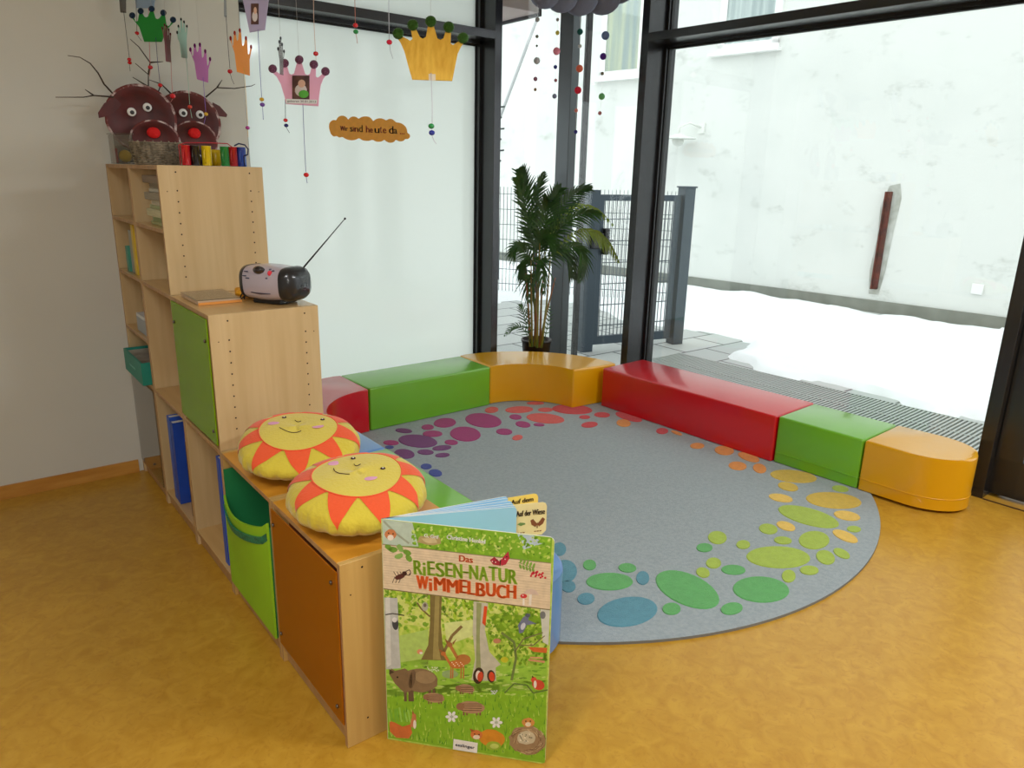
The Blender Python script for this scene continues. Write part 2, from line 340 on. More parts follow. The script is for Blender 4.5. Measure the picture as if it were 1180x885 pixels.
nt.links.new(rp.outputs[0], mx.inputs[0]); nt.links.new(old, mx.inputs[6]); mx.inputs[7].default_value = (*lin((150, 154, 144)), 1); nt.links.new(mx.outputs[2], b.inputs['Base Color'])
hb = thing('neighbouring_building', 'white stucco building with grey plinth across the snowy yard', 'building', p0)
bm = BM(); box(bm, -9, 9, -.3, 0, .0, 9, 0, ME); obj('wall', bm, STUC, hb)
bm = BM(); box(bm, -9, 9, 0, .03, -.03, .125, 0, ME); obj('plinth', bm, mat('plinth_grey', (128, 131, 122), .9, var=.12, scale=(6, 6, 6)), hb)
CURT = mat('curtain', (196, 200, 170), .8, col2=(150, 165, 165), scale=(9, 9, .3), detail=2)
BLIND = mat('vertical_blind', (200, 208, 206), .7, col2=(160, 172, 174), scale=(14, 14, .2), detail=1)
for s0, s1, z0, z1, cm in ((-1.84, -1.20, 3.19, 4.6, CURT), (.27, .98, 3.39, 4.8, BLIND)):
    wn = obj('window', (lambda q: (box(q, s0-.10, s0, -.02, .035, z0-.05, z1+.1, 0, ME), box(q, s1, s1+.10, -.02, .035, z0-.05, z1+.1, 0, ME), box(q, s0-.1, s1+.1, -.02, .035, z0-.10, z0, 0, ME), box(q, s0-.1, s1+.1, -.02, .035, z1, z1+.1, 0, ME), q)[-1])(BM()), WHITE, hb)
    bm = BM(); box(bm, s0, s1, .004, .012, z0, z1, 0, ME); obj('curtain', bm, cm, wn)
    bm = BM(); box(bm, s0, s1, .016, .022, z0, z1, 0, ME); obj('pane', bm, CLEAR, wn)
    bm = BM(); box(bm, s0-.2, s1+.14, 0, .12, z0-.15, z0-.11, 0, ME); obj('window_sill', bm, WHITE, wn)
for s, z0, z1 in ():
    pass
# rusty steel bar, lamp, plate
bm = BM(); a = Vector((2.66, .03, 1.46)); bq = Vector((2.80, .03, .26))
box(bm, -.028, .032, .001, .05, 0, 1.21, 0, ME @ Matrix.Translation((2.77, 0, .27)) @ Matrix.Rotation(R(0), 4, 'Y'), bev=.004)
box(bm, -.040, -.026, .001, .075, 0, 1.21, 0, ME @ Matrix.Translation((2.77, 0, .27)))
obj('steel_bar', bm, mat('rust_red', (104, 46, 38), .8, col2=(58, 34, 32), scale=(8, 8, 8)), label='rusty red-brown upright steel bar fixed to the white building wall', cat='steel bar')
bm = BM(); prism(bm, [ME @ Vector((2.77+dx, .003, z)) for dx, z in ((-.07, .2), (-.10, .5), (-.07, .9), (-.09, 1.3), (-.02, 1.55), (.10, 1.58), (.14, 1.4), (.11, 1.0), (.09, .5), (.05, .2))], nE*.003)
obj('plaster_scar', bm, mat('bare_plaster', (160, 162, 152), .95, col2=(196, 198, 192), scale=(7, 7, 7)), label='patch of bare grey plaster around the rusty steel bar', cat='plaster patch')
lw = thing('wall_lamp', 'white dish-shaped outdoor lamp on the white building wall', 'lamp', ME @ Vector((-.18, 0, 2.1)))
bm = BM(); lathe(bm, [(0, .08), (.05, .075), (.09, .05), (.25, .015), (.255, 0), (.09, .0), (0, 0)], ME @ Vector((-.18, .3, 2.13))); obj('lamp_shade', bm, mat('lamp_white', (226, 228, 222), .5), lw)
bm = BM(); ball(bm, ME @ Vector((-.18, .3, 2.10)), .09, 14, 0, (1, 1, .8)); obj('bulb', bm, mat('lamp_bulb', (210, 212, 205), .3), lw)
bm = BM(); tube(bm, [ME @ Vector(q) for q in ((-.18, .3, 2.2), (-.18, .29, 2.3), (-.1, .15, 2.36), (0.02, .02, 2.3))], .015); box(bm, -.03, .07, 0, .03, 2.22, 2.36, 0, ME); obj('bracket', bm, mat('lamp_white', (1, 1, 1)), lw)
bm = BM(); box(bm, 3.85, 3.97, 0, .03, .35, .47, 0, ME, bev=.005); obj('socket_cover', bm, WHITE, label='small square white cover low on the white building wall', cat='socket cover')
# soffit of own roof
bm = BM(); box(bm, -2, 3.86, 4.68, 9, 2.76, 2.9); bmesh.ops.bisect_plane(bm, geom=bm.verts[:]+bm.edges[:]+bm.faces[:], plane_co=(0, 0, 0), plane_no=(0, 0, 1))
struct('trim_2', bm, mat('soffit_pink', (206, 188, 184), .8))
bm = BM(); box(bm, 3.86, 3.89, 4.68, 9, 2.74, 2.92); struct('trim_3', bm, mat('soffit_edge', (40, 30, 34), .6))
# gate and fences
GATE = mat('gate_anthracite', (58, 70, 80), .45, metal=.3)
GW = mat('gate_wire', (84, 92, 98), .5, metal=.3)
g0 = Vector((4.86, 4.955, -.03)); g1 = Vector((5.74, 4.745, -.03)); gd = (g1-g0); gl = gd.length; gd.normalize(); gn = Vector((-gd.y, gd.x, 0))
MG = Matrix(((gd.x, gn.x, 0, g0.x), (gd.y, gn.y, 0, g0.y), (0, 0, 1, -.03), (0, 0, 0, 1)))
gt = thing('yard_gate', 'anthracite metal gate with wire mesh infill outside the glass corner', 'gate', g0)
bm = BM()
for a in ((0, .055, .06, 1.46), (gl-.05, gl, .06, 1.46)): box(bm, a[0], a[1], -.02, .02, a[2], a[3], 0, MG)
box(bm, .055, gl-.05, -.02, .02, 1.405, 1.46, 0, MG); box(bm, .055, gl-.05, -.02, .02, .06, .14, 0, MG); obj('gate_frame', bm, GATE, gt)
def meshfill(bm, Mx, x0, x1, z0, z1, dv=.05, dh=.2, r=.0032, y=0):
    x = x0
    while x <= x1: box(bm, x-r, x+r, y-r, y+r, z0, z1, 0, Mx); x += dv
    z = z0+dh*.5
    while z <= z1:
        box(bm, x0, x1, y-r*3, y-r, z-r, z+r, 0, Mx); box(bm, x0, x1, y+r, y+r*3, z-r, z+r, 0, Mx); z += dh
bm = BM(); meshfill(bm, MG, .075, gl-.06, .14, 1.405, .042); obj('wire_mesh', bm, GW, gt)
bm = BM(); box(bm, -.10, .02, -.10, -.053, .98, 1.12, 0, MG, bev=.008); tube(bm, [MG @ Vector((.03, -.05, 1.05)), MG @ Vector((.03, -.09, 1.05)), MG @ Vector((.12, -.09, 1.05))], .011); box(bm, .045, .10, -.07, -.021, .92, 1.16, 0, MG, bev=.01); obj('lock_case', bm, BLACK, gt)
bm = BM(); box(bm, -.135, -.01, -.05, .07, 0, 1.50, 0, MG, bev=.004); obj('gate_post', bm, GATE, label='left post of the anthracite gate, behind the palm and corner column', cat='gate post')
bm = BM(); box(bm, gl+.015, gl+.135, -.06, .06, 0, 1.53, 0, MG, bev=.004); box(bm, gl+.005, gl+.145, -.07, .07, 1.53, 1.545, 0, MG); obj('gate_post', bm, GATE, label='right post of the anthracite gate, free-standing before the snow', cat='gate post')
def fence(name, a, b_, label, z1=1.42):
    a = Vector(a); b_ = Vector(b_); d = b_-a; L_ = d.length; d.normalize(); n = Vector((-d.y, d.x, 0))
    Mx = Matrix(((d.x, n.x, 0, a.x), (d.y, n.y, 0, a.y), (0, 0, 1, 0), (0, 0, 0, 1)))
    t = thing(name, label, 'fence', a)
    bm = BM(); meshfill(bm, Mx, 0, L_, .03, z1, .05, .2, .0032); obj('wire_mesh', bm, GW, t)
    x = 0
    while x < L_+.1:
        bm = BM(); box(bm, x-.02, x+.02, .012, .06, -.03, z1+.05, 0, Mx); obj('fence_post', bm, GATE, t); x += 2.0
fence('mesh_fence', (5.2, 9.3, 0), (7.6, 6.2, 0), 'see-through wire mesh fence far behind the gate')
# leaning pole and bracket far left
bm = BM(); tube(bm, [(6.55, 9.9, 2.6), (7.9, 10.2, 4.0)], .025); 
P1 = atY(579, 128, 9.6); P2 = atY(618, 24, 9.0)
bm.free(); bm = BM(); P1 = P2+(P1-P2)*((P2.z+.03)/(P2.z-P1.z)); tube(bm, [P1, P2], .022); obj('stay_pole', bm, mat('pole_grey', (176, 178, 178), .5, metal=.3), label='thin grey slanting pole outside left of the corner column', cat='pole')
P1 = atY(573, 345, 9.0); 
bm = BM(); tube(bm, [(P1.x-.03, P1.y, 0), (P1.x-.06, P1.y, 2.75)], [.05, .03]); q = atY(578, 128, 9.0)
for k in range(6): tube(bm, [(q.x-.1, q.y, 1.75+k*.15), (q.x+.0+.05*(k % 2), q.y, 1.77+k*.15)], .014, 6)
obj('street_pole', bm, mat('pole_dark', (70, 72, 74), .6), label='dark pole with short rungs outside, beside the frosted window mullion', cat='pole')
# ------------------------------------------------------------------ rug
RC = Vector((2.636, 2.938)); RR = 1.697; ZR = .012
BLOBS = """p 2.182 3.869 0.059 0.038 2.04
m 2.342 3.841 0.051 0.040 1.10
m 2.481 3.853 0.096 0.073 -2.36
m 2.720 3.753 0.155 0.116 1.35
c 2.897 3.899 0.069 0.046 -2.46
c 3.060 3.796 0.103 0.071 2.83
m 2.939 3.684 0.054 0.042 1.10
m 2.886 3.537 0.064 0.047 1.32
m 2.302 3.718 0.063 0.057 2.35
m 2.471 3.601 0.138 0.097 1.13
m 2.698 3.494 0.059 0.052 1.22
c 2.700 3.360 0.049 0.031 -2.58
m 2.011 3.724 0.050 0.039 2.13
p 2.160 3.660 0.135 0.099 1.87
m 2.315 3.524 0.046 0.039 1.57
p 2.217 3.477 0.060 0.040 2.93
p 2.101 3.473 0.050 0.039 2.21
p 2.157 3.377 0.044 0.032 2.87
p 1.986 3.521 0.080 0.057 1.42
b 1.967 3.664 0.027 0.024 2.07
b 1.990 3.284 0.039 0.031 1.13
b 1.983 3.177 0.052 0.035 1.30
c 3.250 3.849 0.064 0.035 2.59
c 3.210 3.691 0.055 0.046 2.83
r 3.374 3.593 0.144 0.108 2.37
c 3.089 3.549 0.134 0.100 2.09
r 3.328 3.417 0.041 0.035 -3.06
r 3.463 3.386 0.058 0.053 -3.12
r 3.247 3.284 0.068 0.046 -2.98
r 3.587 3.253 0.119 0.065 1.47
o 3.460 3.179 0.077 0.048 -2.38
r 3.553 2.925 0.060 0.038 -2.62
o 3.603 2.847 0.049 0.022 1.37
m 2.968 3.471 0.037 0.029 2.31
o 3.524 2.619 0.056 0.040 -2.91
o 3.598 2.474 0.082 0.057 -2.64
o 3.626 2.322 0.082 0.051 1.19
o 3.455 2.276 0.068 0.050 -2.71
o 3.528 2.180 0.074 0.037 -2.53
y 3.586 2.003 0.127 0.092 2.43
y 3.432 1.939 0.061 0.052 -2.38
a 3.269 1.879 0.060 0.051 2.07
l 3.641 1.759 0.046 0.040 3.10
y 3.471 1.702 0.144 0.101 2.60
a 3.355 1.567 0.062 0.056 2.47
l 3.189 1.677 0.148 0.100 1.73
l 2.908 1.713 0.057 0.042 -2.74
a 3.004 1.681 0.051 0.041 1.02
l 3.243 1.472 0.039 0.028 3.09
a 3.140 1.460 0.067 0.044 1.22
l 2.639 1.801 0.067 0.042 -2.64
g 2.512 1.775 0.045 0.033 -2.94
l 2.679 1.690 0.045 0.029 -2.81
l 2.863 1.607 0.044 0.035 2.97
l 2.986 1.525 0.104 0.062 -2.92
l 2.710 1.532 0.148 0.094 2.71
l 2.879 1.408 0.068 0.039 -2.64
l 2.970 1.384 0.048 0.032 0.87
l 2.434 1.666 0.049 0.031 -2.71
l 2.717 1.389 0.047 0.033 3.07
g 2.456 1.581 0.054 0.039 2.76
l 2.333 1.643 0.042 0.028 -2.49
l 2.603 1.414 0.056 0.027 -2.71
g 2.420 1.423 0.124 0.092 2.91
g 2.207 1.408 0.054 0.033 -3.13
g 2.178 1.602 0.151 0.108 1.37
g 1.964 1.823 0.099 0.066 2.66
g 1.989 1.966 0.044 0.028 -2.43
g 2.102 1.855 0.040 0.036 3.13
t 2.095 1.762 0.054 0.027 -2.47
t 1.868 1.632 0.133 0.087 3.05
g 2.017 1.544 0.044 0.033 -2.85
t 1.799 1.787 0.043 0.033 -2.69
t 1.803 1.893 0.044 0.029 -2.40
t 1.870 1.992 0.093 0.053 -2.37
t 1.975 2.144 0.060 0.031 -2.33
t 1.702 1.856 0.037 0.017 -2.31
b 1.45 2.45 .10 .06 1.2
b 1.72 2.62 .05 .03 .4
t 1.35 2.1 .12 .07 2
b 1.30 2.75 .09 .06 1"""
RUGM = mat('rug_grey', (158, 167, 170), .95, col2=(146, 156, 160), scale=(60, 60, 60), bump=.5, bscale=300, sheen=.15)
rug_mats = [RUGM, mat('rug_edge', (120, 118, 112), .95)]
cols = {'p': (112, 38, 110), 'm': (160, 26, 108), 'r': (206, 58, 66), 'c': (216, 84, 78), 'o': (222, 140, 60), 'y': (206, 172, 62), 'a': (226, 186, 84),
        'l': (162, 184, 66), 'g': (92, 166, 92), 't': (84, 140, 156), 'b': (50, 66, 150)}
ci = {}
for k, c in cols.items(): ci[k] = len(rug_mats); rug_mats.append(mat('rug_'+{'p':'plum','m':'magenta','r':'red','c':'coral','o':'orange','y':'mustard','a':'amber','l':'lime','g':'green','t':'teal','b':'blue'}[k], c, .95, var=.06, scale=(40, 40, 40), bump=.5, bscale=300, sheen=.15))
bm = BM(); ring = []
for k in range(180):
    a = 2*PI*k/180; x, y = RC.x+RR*math.cos(a), RC.y+RR*math.sin(a)
    x = max(x, 1.145); y = min(y, 4.38); s = -(y-1.328)*-1
    xm = 4.170-.0524*(y-1.328)-.004; x = min(x, xm); ring.append((x, y))
prism(bm, [(x, y, ZR) for x, y in ring], (0, 0, -ZR+.0005), 0, 1)
for ln in BLOBS.strip().split('\n'):
    k, x, y, a, b_, th = ln.split(); x, y, a, b_, th = map(float, (x, y, a, b_, th))
    pts = []
    for i in range(28):
        q = 2*PI*i/28; u, v = a*math.cos(q), b_*math.sin(q); pts.append((x+u*math.cos(th)-v*math.sin(th), y+u*math.sin(th)+v*math.cos(th)))
    if any((px-RC.x)**2+(py-RC.y)**2 > (RR-.01)**2 or px < 1.16 or py > 4.36 for px, py in pts): continue
    top = [bm.verts.new((x+(px-x)*.96, y+(py-y)*.96, ZR+.0035)) for px, py in pts]; bot = [bm.verts.new((px, py, ZR-.002)) for px, py in pts]
    f = bm.faces.new(top); f.material_index = ci[k]
    for i in range(28): f = bm.faces.new((bot[i], bot[(i+1) % 28], top[(i+1) % 28], top[i])); f.material_index = ci[k]
obj('round_rug', bm, rug_mats, label='large round blue-grey rug with coloured pebble shapes around its rim', cat='rug')
# ------------------------------------------------------------------ soft seats
def vinyl(n, c): return mat(n, c, .3, spec=.6, var=.03, scale=(2, 2, 2), bump=.10, bscale=9, coat=.45)
VR, VG, VY, VB, VO = vinyl('vinyl_red', (200, 0, 20)), vinyl('vinyl_green', (108, 174, 34)), vinyl('vinyl_yellow', (222, 160, 0)), vinyl('vinyl_blue', (96, 140, 200)), vinyl('vinyl_orange', (232, 120, 70))
def seat(name, label, outline, m, z1=.291, seam=None, z0=.0165, wr=0):
    t = thing(name, label, 'seat', (sum(p[0] for p in outline)/len(outline), sum(p[1] for p in outline)/len(outline), z0), 'soft seats around the rug')
    bm = BM(); n = len(outline)
    a = [bm.verts.new((x, y, z0)) for x, y in outline]; b_ = [bm.verts.new((x, y, z1)) for x, y in outline]
    bm.faces.new(a); bm.faces.new(b_)
    for i in range(n): bm.faces.new((a[i], a[(i+1) % n], b_[(i+1) % n], b_[i]))
    es = []
    for e in bm.edges:
        v1, v2 = e.verts
        if v1.co.z > z1-.001 and v2.co.z > z1-.001: es.append(e)
        elif abs(v1.co.z-v2.co.z) > .1:
            i = (a.index(v1) if v1 in a else b_.index(v1)); p = Vector(outline[i]); q = Vector(outline[i-1]); r_ = Vector(outline[(i+1) % n])
            if (p-q).angle(r_-p) > R(35): es.append(e)
    bmesh.ops.bevel(bm, geom=es, offset=.011, segments=3, affect='EDGES', profile=.5)
    obj('cover', bm, m, t, smooth=35)
    def piping(z, r=.0028, off=.0005):
        bm = BM(); P = []
        c = Vector((sum(p[0] for p in outline)/n, sum(p[1] for p in outline)/n))
        for i in range(n):
            p = Vector(outline[i]); q = Vector(outline[(i+1) % n]); k = max(1, int((q-p).length/.06))
            # keep rounded corners from poking out
            for j in range(k):
                s_ = p.lerp(q, j/k)
                if j == 0:
                    pr = Vector(outline[i-1]); 
                    if (p-pr).angle(q-p) > R(35):
                        P.append(p.lerp(pr, .008/(p-pr).length)); P.append(p.lerp(q, .008/(q-p).length)); continue
                P.append(s_)
        tube(bm, [(x.x, x.y, z) for x in P], r, 6, closed=True); obj('seam', bm, m, t)
    if seam: piping(seam)
    return t
def arc(cx, cy, r, a0, a1, n): return [(cx+r*math.cos(R(a0+(a1-a0)*k/n)), cy+r*math.sin(R(a0+(a1-a0)*k/n))) for k in range(n+1)]
GC = (2.965, 3.585)
seat('soft_seat', 'yellow curved corner soft seat in front of the potted palm', arc(*GC, .43, 90, 4, 20) + arc(*GC, .815, 0, 90, 28), VY)
seat('soft_seat', 'long green soft seat along the frosted window', [(2.012, 3.985), (2.955, 4.0), (2.955, 4.385), (1.998, 4.37)], VG)
seat('soft_seat', 'red curved corner soft seat half hidden behind the middle cabinet', arc(2.0, 3.545, .43, 90, 180, 18)[:] + arc(2.0, 3.545, .825, 180, 90, 24), VR)
def rp(s, d): v = PR(s, d); return (v.x, v.y)
# red run: front bottom (3.61,3.61)-(3.69,2.21)
seat('soft_seat', 'long red soft seat below the big window', [rp(.90, -.452), rp(.90, -.012), rp(2.243, -.012), rp(2.243, -.448)], VR)
seat('soft_seat', 'small green cube soft seat between the long red and the rounded yellow one', [rp(.405, -.437), rp(.405, -.03), rp(.893, -.03), rp(.893, -.437)], VG, seam=.075)
cs, cw = .17, .2045
yel = [rp(.398, -.03), rp(.398, -.439)] + [rp(cs-.10*0 - math.sin(R(a))*.235, -.2345-math.cos(R(a))*cw) for a in range(0, 181, 9)]
seat('soft_seat', 'yellow round-ended soft seat at the end of the row', yel, VY, seam=.078)
seat('soft_seat', 'pale blue soft seat behind the farther sun pillow', [(1.19, 3.03), (1.605, 3.03), (1.605, 3.53), (1.19, 3.53)], VB)
seat('soft_seat', 'green soft seat behind the nearer sun pillow', [(1.19, 2.255), (1.612, 2.255), (1.612, 3.022), (1.19, 3.022)], VG)
seat('soft_seat', 'orange soft seat, nearly hidden between sun pillow and big book', [(1.19, 1.99), (1.617, 1.99), (1.617, 2.247), (1.19, 2.247)], VO)
t = seat('soft_seat', 'blue round-ended soft seat behind the big book', [(1.61, 1.982), (1.20, 1.982)] + [(1.405-.205*math.cos(R(a)), 1.80-.20*math.sin(R(a))) for a in range(0, 181, 10)], VB)
bm = BM(); hp = Vector((1.605, 1.86, .2)); tube(bm, [hp+Vector((.004, .05*math.cos(q), .035*math.sin(q))) for q in [2*PI*k/20 for k in range(20)]], .006, 6, closed=True); obj('carry_loop', bm, WHITE, t, label='white carry loop')
# ------------------------------------------------------------------ cabinets
X0, X1 = .722, 1.128
YB = [4.138, 3.645, 3.135, 2.640, 2.140, 1.637]
TZ = [.0, .589, 1.098, 1.600]
TH_ = .018
def panel_y(name, y0, y1, z0, z1, t, holes=True, x0=X0, x1=X1):
    bm = BM(); box(bm, x0, x1, y0, y1, z0, z1, 0, bev=.0012, seg=1)
    for f in bm.faces:
        if f.calc_center_median().x < x0+.0005: f.material_index = 1
    if holes:
        for hx in (x0+.065, x1-.055):
            zz = z1-.025; L_ = [zz]
            zz = z1-.095
            if holes == 2: L_.append(z0+.075); zz = z0
            while zz > z0+.06: L_.append(zz); zz -= .042
            for hz in L_:
                for sy, yy in ((-1, y0-.0006),):
                    vs = [bm.verts.new((hx+.0032*math.cos(2*PI*k/8), yy, hz+.0032*math.sin(2*PI*k/8))) for k in range(8)]
                    f = bm.faces.new(vs); f.material_index = 2
        for hx in (x0+.028, x1-.022):
            vs = [bm.verts.new((hx+.0022*math.cos(2*PI*k/8), y0-.0006, z1-.098+.0022*math.sin(2*PI*k/8))) for k in range(8)]
            f = bm.faces.new(vs); f.material_index = 2
    return obj(name, bm, [WOODL if t in CAB[3:] else WOOD, WOODE, HOLE], t)
def board(name, y0, y1, z0, z1, t, x0=X0, x1=X1, m=None):
    bm = BM(); box(bm, x0, x1, y0, y1, z0, z1, 0, bev=.0012, seg=1)
    for f in bm.faces:
        if f.calc_center_median().x < x0+.0005: f.material_index = 1
    return obj(name, bm, [m or WOODT, WOODE], t)
labs = ['tall light-wood open cabinet against the grey wall', 'tall light-wood open cabinet, nearer one of the two tallest', 'medium-height light-wood cabinet under the radio', 'low light-wood cabinet under the farther sun pillow, holding a green fabric pocket', 'low light-wood end cabinet beside the big book, with orange acrylic front']
tiers = [3, 3, 2, 1, 1]
CAB = []
for i in range(5):
    ya, yb = YB[i+1], YB[i]
    t = thing('cabinet', labs[i], 'cabinet', ((X0+X1)/2, (ya+yb)/2, 0), 'light-wood cabinets in a row'); CAB.append(t)
    zt = TZ[tiers[i]]
    g = .0015
    for k in range(tiers[i]):
        za, zb = (TZ[k] if k else 0.0), TZ[k+1]
        last = (i == 4) or (k >= tiers[i+1])
        panel_y('side_panel', ya+g, ya+g+TH_, za+(.0 if k == 0 else .001), zb-(0 if k == tiers[i]-1 else .0), t, holes=(1 if i < 4 else 2))
        panel_y('side_panel', yb-g-TH_, yb-g, za, zb, t, holes=False)
        if k == 0: board('bottom_board', ya+g+TH_, yb-g-TH_, .055, .073, t)
        board('top_board' if k == tiers[i]-1 else 'tier_board', ya+g+TH_, yb-g-TH_, zb-TH_, zb, t, m=WOODO if i > 2 else None)
        board('back_panel', ya+g+TH_, yb-g-TH_, za+.06, zb-TH_, t, x0=X1-.012, x1=X1-.004)
    bm = BM(); box(bm, X0+.012, X0+.028, ya+g+TH_, yb-g-TH_, 0.004, .055); obj('plinth', bm, WOODE, t)
# intermediate shelves
board('shelf', YB[1]+.02, YB[0]-.02, 1.340, 1.357, CAB[0]); board('shelf', YB[2]+.02, YB[1]-.02, 1.340, 1.357, CAB[1])
board('shelf', YB[1]+.02, YB[0]-.02, .797, .814, CAB[0])
# acrylic doors
LIME = glassmat('lime_acrylic', (.33, .62, .03), .06, .02, (176, 222, 20), .86)
ORNG = glassmat('orange_acrylic', (.42, .19, .02), .06, .02, (220, 138, 20), .84)
CLRA = glassmat('clear_acrylic', (.82, .82, .80), .10, .02, (200, 190, 175), .10)
def door(i, z0, z1, m, knobs, lab):
    bm = BM(); box(bm, X0-.006, X0-.002, YB[i+1]+.012, YB[i]-.012, z0, z1, bev=.001, seg=1); d = obj('door', bm, m, CAB[i], label=lab)
    for (y, z) in knobs:
        bm = BM(); Mx = Matrix.Translation((X0-.006, y, z)) @ Matrix.Rotation(R(-90), 4, 'Y'); 
        tube(bm, [Mx @ Vector((0, 0, 0)), Mx @ Vector((0, 0, .004)), Mx @ Vector((0, 0, .006))], [.006, .006, .003], 12); obj('screw_cap', bm, mat('screw_steel', (120, 110, 100), .35, metal=.9), d)
door(2, .610, 1.082, LIME, [(YB[3]+.04, 1.0), (YB[3]+.04, .66), (YB[2]-.04, 1.0)], 'lime green see-through door')
door(4, .075, .565, ORNG, [(YB[5]+.045, .52), (YB[5]+.045, .12), (YB[4]-.03, .515), (YB[4]-.03, .12)], 'orange see-through door')
door(0, .075, .565, CLRA, [(YB[1]+.16, .15)], 'clear see-through door')
# things behind the orange door: fabric pocket
def pocket(i, cf, ci_, cb, lab, name, x_out=.035, zrim=.50, zmid=.41, inset=0.0, z0=.07):
    ya, yb = YB[i+1]+.022, YB[i]-.024
    t = thing(name, lab, 'storage pocket', (X0, (ya+yb)/2, z0))
    xf = X0+inset
    n = 14
    def rim(k): u = k/n; return Vector((xf - x_out*math.sin(PI*u)*.9-.012, yb+(ya-yb)*u, zrim-(zrim-zmid)*(1-u)**.55*(1.15-.35*(1-u)**3)))
    # front sheet with thickness
    bm = BM(); rows = []
    for k in range(n+1):
        r_ = rim(k); b_ = Vector((xf-.010, r_.y, z0)); row = []
        for j in range(8):
            v = j/7; p = b_.lerp(r_, v); p.x = xf-.010 - (r_.x*-1 + xf-.010)*(v**1.6) ; row.append((p, p+Vector((.008, 0, 0))))
        rows.append(row)
    V = [[(bm.verts.new(a), bm.verts.new(b2)) for a, b2 in row] for row in rows]
    for k in range(n):
        for j in range(7):
            bm.faces.new([V[k][j][0], V[k+1][j][0], V[k+1][j+1][0], V[k][j+1][0]]); bm.faces.new([V[k][j][1], V[k][j+1][1], V[k+1][j+1][1], V[k+1][j][1]])
    for k in range(n):
        bm.faces.new([V[k][7][0], V[k+1][7][0], V[k+1][7][1], V[k][7][1]]); bm.faces.new([V[k][0][0], V[k][0][1], V[k+1][0][1], V[k+1][0][0]])
    for e_ in (0, n):
        for j in range(7): bm.faces.new([V[e_][j][0], V[e_][j+1][0], V[e_][j+1][1], V[e_][j][1]])
    obj('front_panel', bm, cf, t, smooth=40)
    # band below rim
    bm = BM(); prev = None
    for k in range(n+1):
        r_ = rim(k); f0 = r_+Vector((-.0015, 0, -.035)); f1 = r_+Vector((-.0015, 0, -.062)); f1.x += .004
        cur = (bm.verts.new(f0+Vector((-.002, 0, 0))), bm.verts.new(f1+Vector((-.002, 0, 0))), bm.verts.new(f0+Vector((.004, 0, 0))), bm.verts.new(f1+Vector((.004, 0, 0))))
        if prev:
            bm.faces.new([prev[0], cur[0], cur[1], prev[1]]); bm.faces.new([prev[2], cur[2], cur[0], prev[0]]); bm.faces.new([prev[1], cur[1], cur[3], prev[3]])
        prev = cur
    obj('band', bm, cb, t)
    # lining: back and side walls
    bm = BM(); xb = xf+.16
    box(bm, xb, xb+.004, ya, yb, z0, zrim+.035, 0); box(bm, xf-.004, xb, yb-.004, yb, z0, zrim+.03); box(bm, xf-.004, xb, ya, ya+.004, z0, zrim-.02); box(bm, xf, xb, ya, yb, z0, z0+.004)
    obj('lining', bm, ci_, t)
    return t
BAGG = mat('fabric_lime', (146, 200, 34), .55, var=.04, scale=(5, 5, 5), bump=.15, bscale=14)
BAGI = mat('fabric_green', (28, 128, 70), .7, var=.06, scale=(6, 6, 6), bump=.2, bscale=12)
BAGB = mat('band_teal', (30, 122, 92), .5, var=.35, scale=(90, 90, 90), bump=.4, bscale=200)
pocket(3, BAGG, BAGI, BAGB, 'lime green fabric storage pocket with dark green inside in the low cabinet', 'storage_pocket')
pocket(4, mat('fabric_tan', (200, 140, 60), .7), mat('fabric_brown', (120, 60, 30), .8), mat('band_dark', (60, 36, 18), .7), 'tan fabric storage pocket with dark band behind the orange door', 'storage_pocket', x_out=.02, inset=.05, zrim=.52, zmid=.40, z0=.076)
# ---- books, folders, boxes inside
def bk(name, x0, x1, y0, y1, z0, z1, c, label, cat, group=None, page=True, spine='x', lean=0):
    t = thing(name, label, cat, ((x0+x1)/2, (y0+y1)/2, z0), group)
    cm = mat('cover_%d_%d_%d' % c, c, .45, var=.08, scale=(14, 14, 14))
    bm = BM(); 
    box(bm, x0, x1, y0, y0+.0025, z0, z1); box(bm, x0, x1, y1-.0025, y1, z0, z1); box(bm, x0, x0+.003, y0+.0025, y1-.0025, z0, z1); obj('cover', bm, cm, t)
    bm = BM(); box(bm, x0+.003, x1-.004, y0+.0026, y1-.0026, z0+.003, z1-.004); obj('pages', bm, mat('paper', (232, 228, 214), .8, var=.06, scale=(2, 300, 2)), t)
    return t
# lower tier column 2: folders
bk('ring_binder', .736, 1.02, 3.475, 3.52, .075, .485, (48, 92, 190), 'blue ring binder, farther of the two in the low open compartment', 'ring binder', 'blue ring binders')
bk('ring_binder', .734, 1.02, 3.415, 3.46, .075, .475, (28, 70, 168), 'blue ring binder standing nearest the open compartment front, right of its twin', 'ring binder', 'blue ring binders')
bk('picture_book', .76, 1.03, 3.30, 3.322, .075, .44, (206, 170, 110), 'tan picture book with coloured spots beside the blue ring binders', 'book')
bk('picture_book', .745, 1.03, 3.235, 3.265, .075, .43, (44, 40, 42), 'thin black upright book at the right of the low open compartment', 'book')
bk('magazine', .78, 1.0, 3.53, 3.538, .075, .40, (222, 214, 200), 'pale thin magazine behind the blue ring binders', 'magazine')
# lower tier column 3
bk('picture_book', .745, 1.0, 2.775, 2.80, .075, .50, (206, 176, 60), 'mustard thin book left of the narrow blue folder', 'book')
bk('ring_binder', .736, 1.0, 2.725, 2.765, .075, .53, (36, 84, 188), 'narrow blue folder beside the green fabric pocket', 'folder')
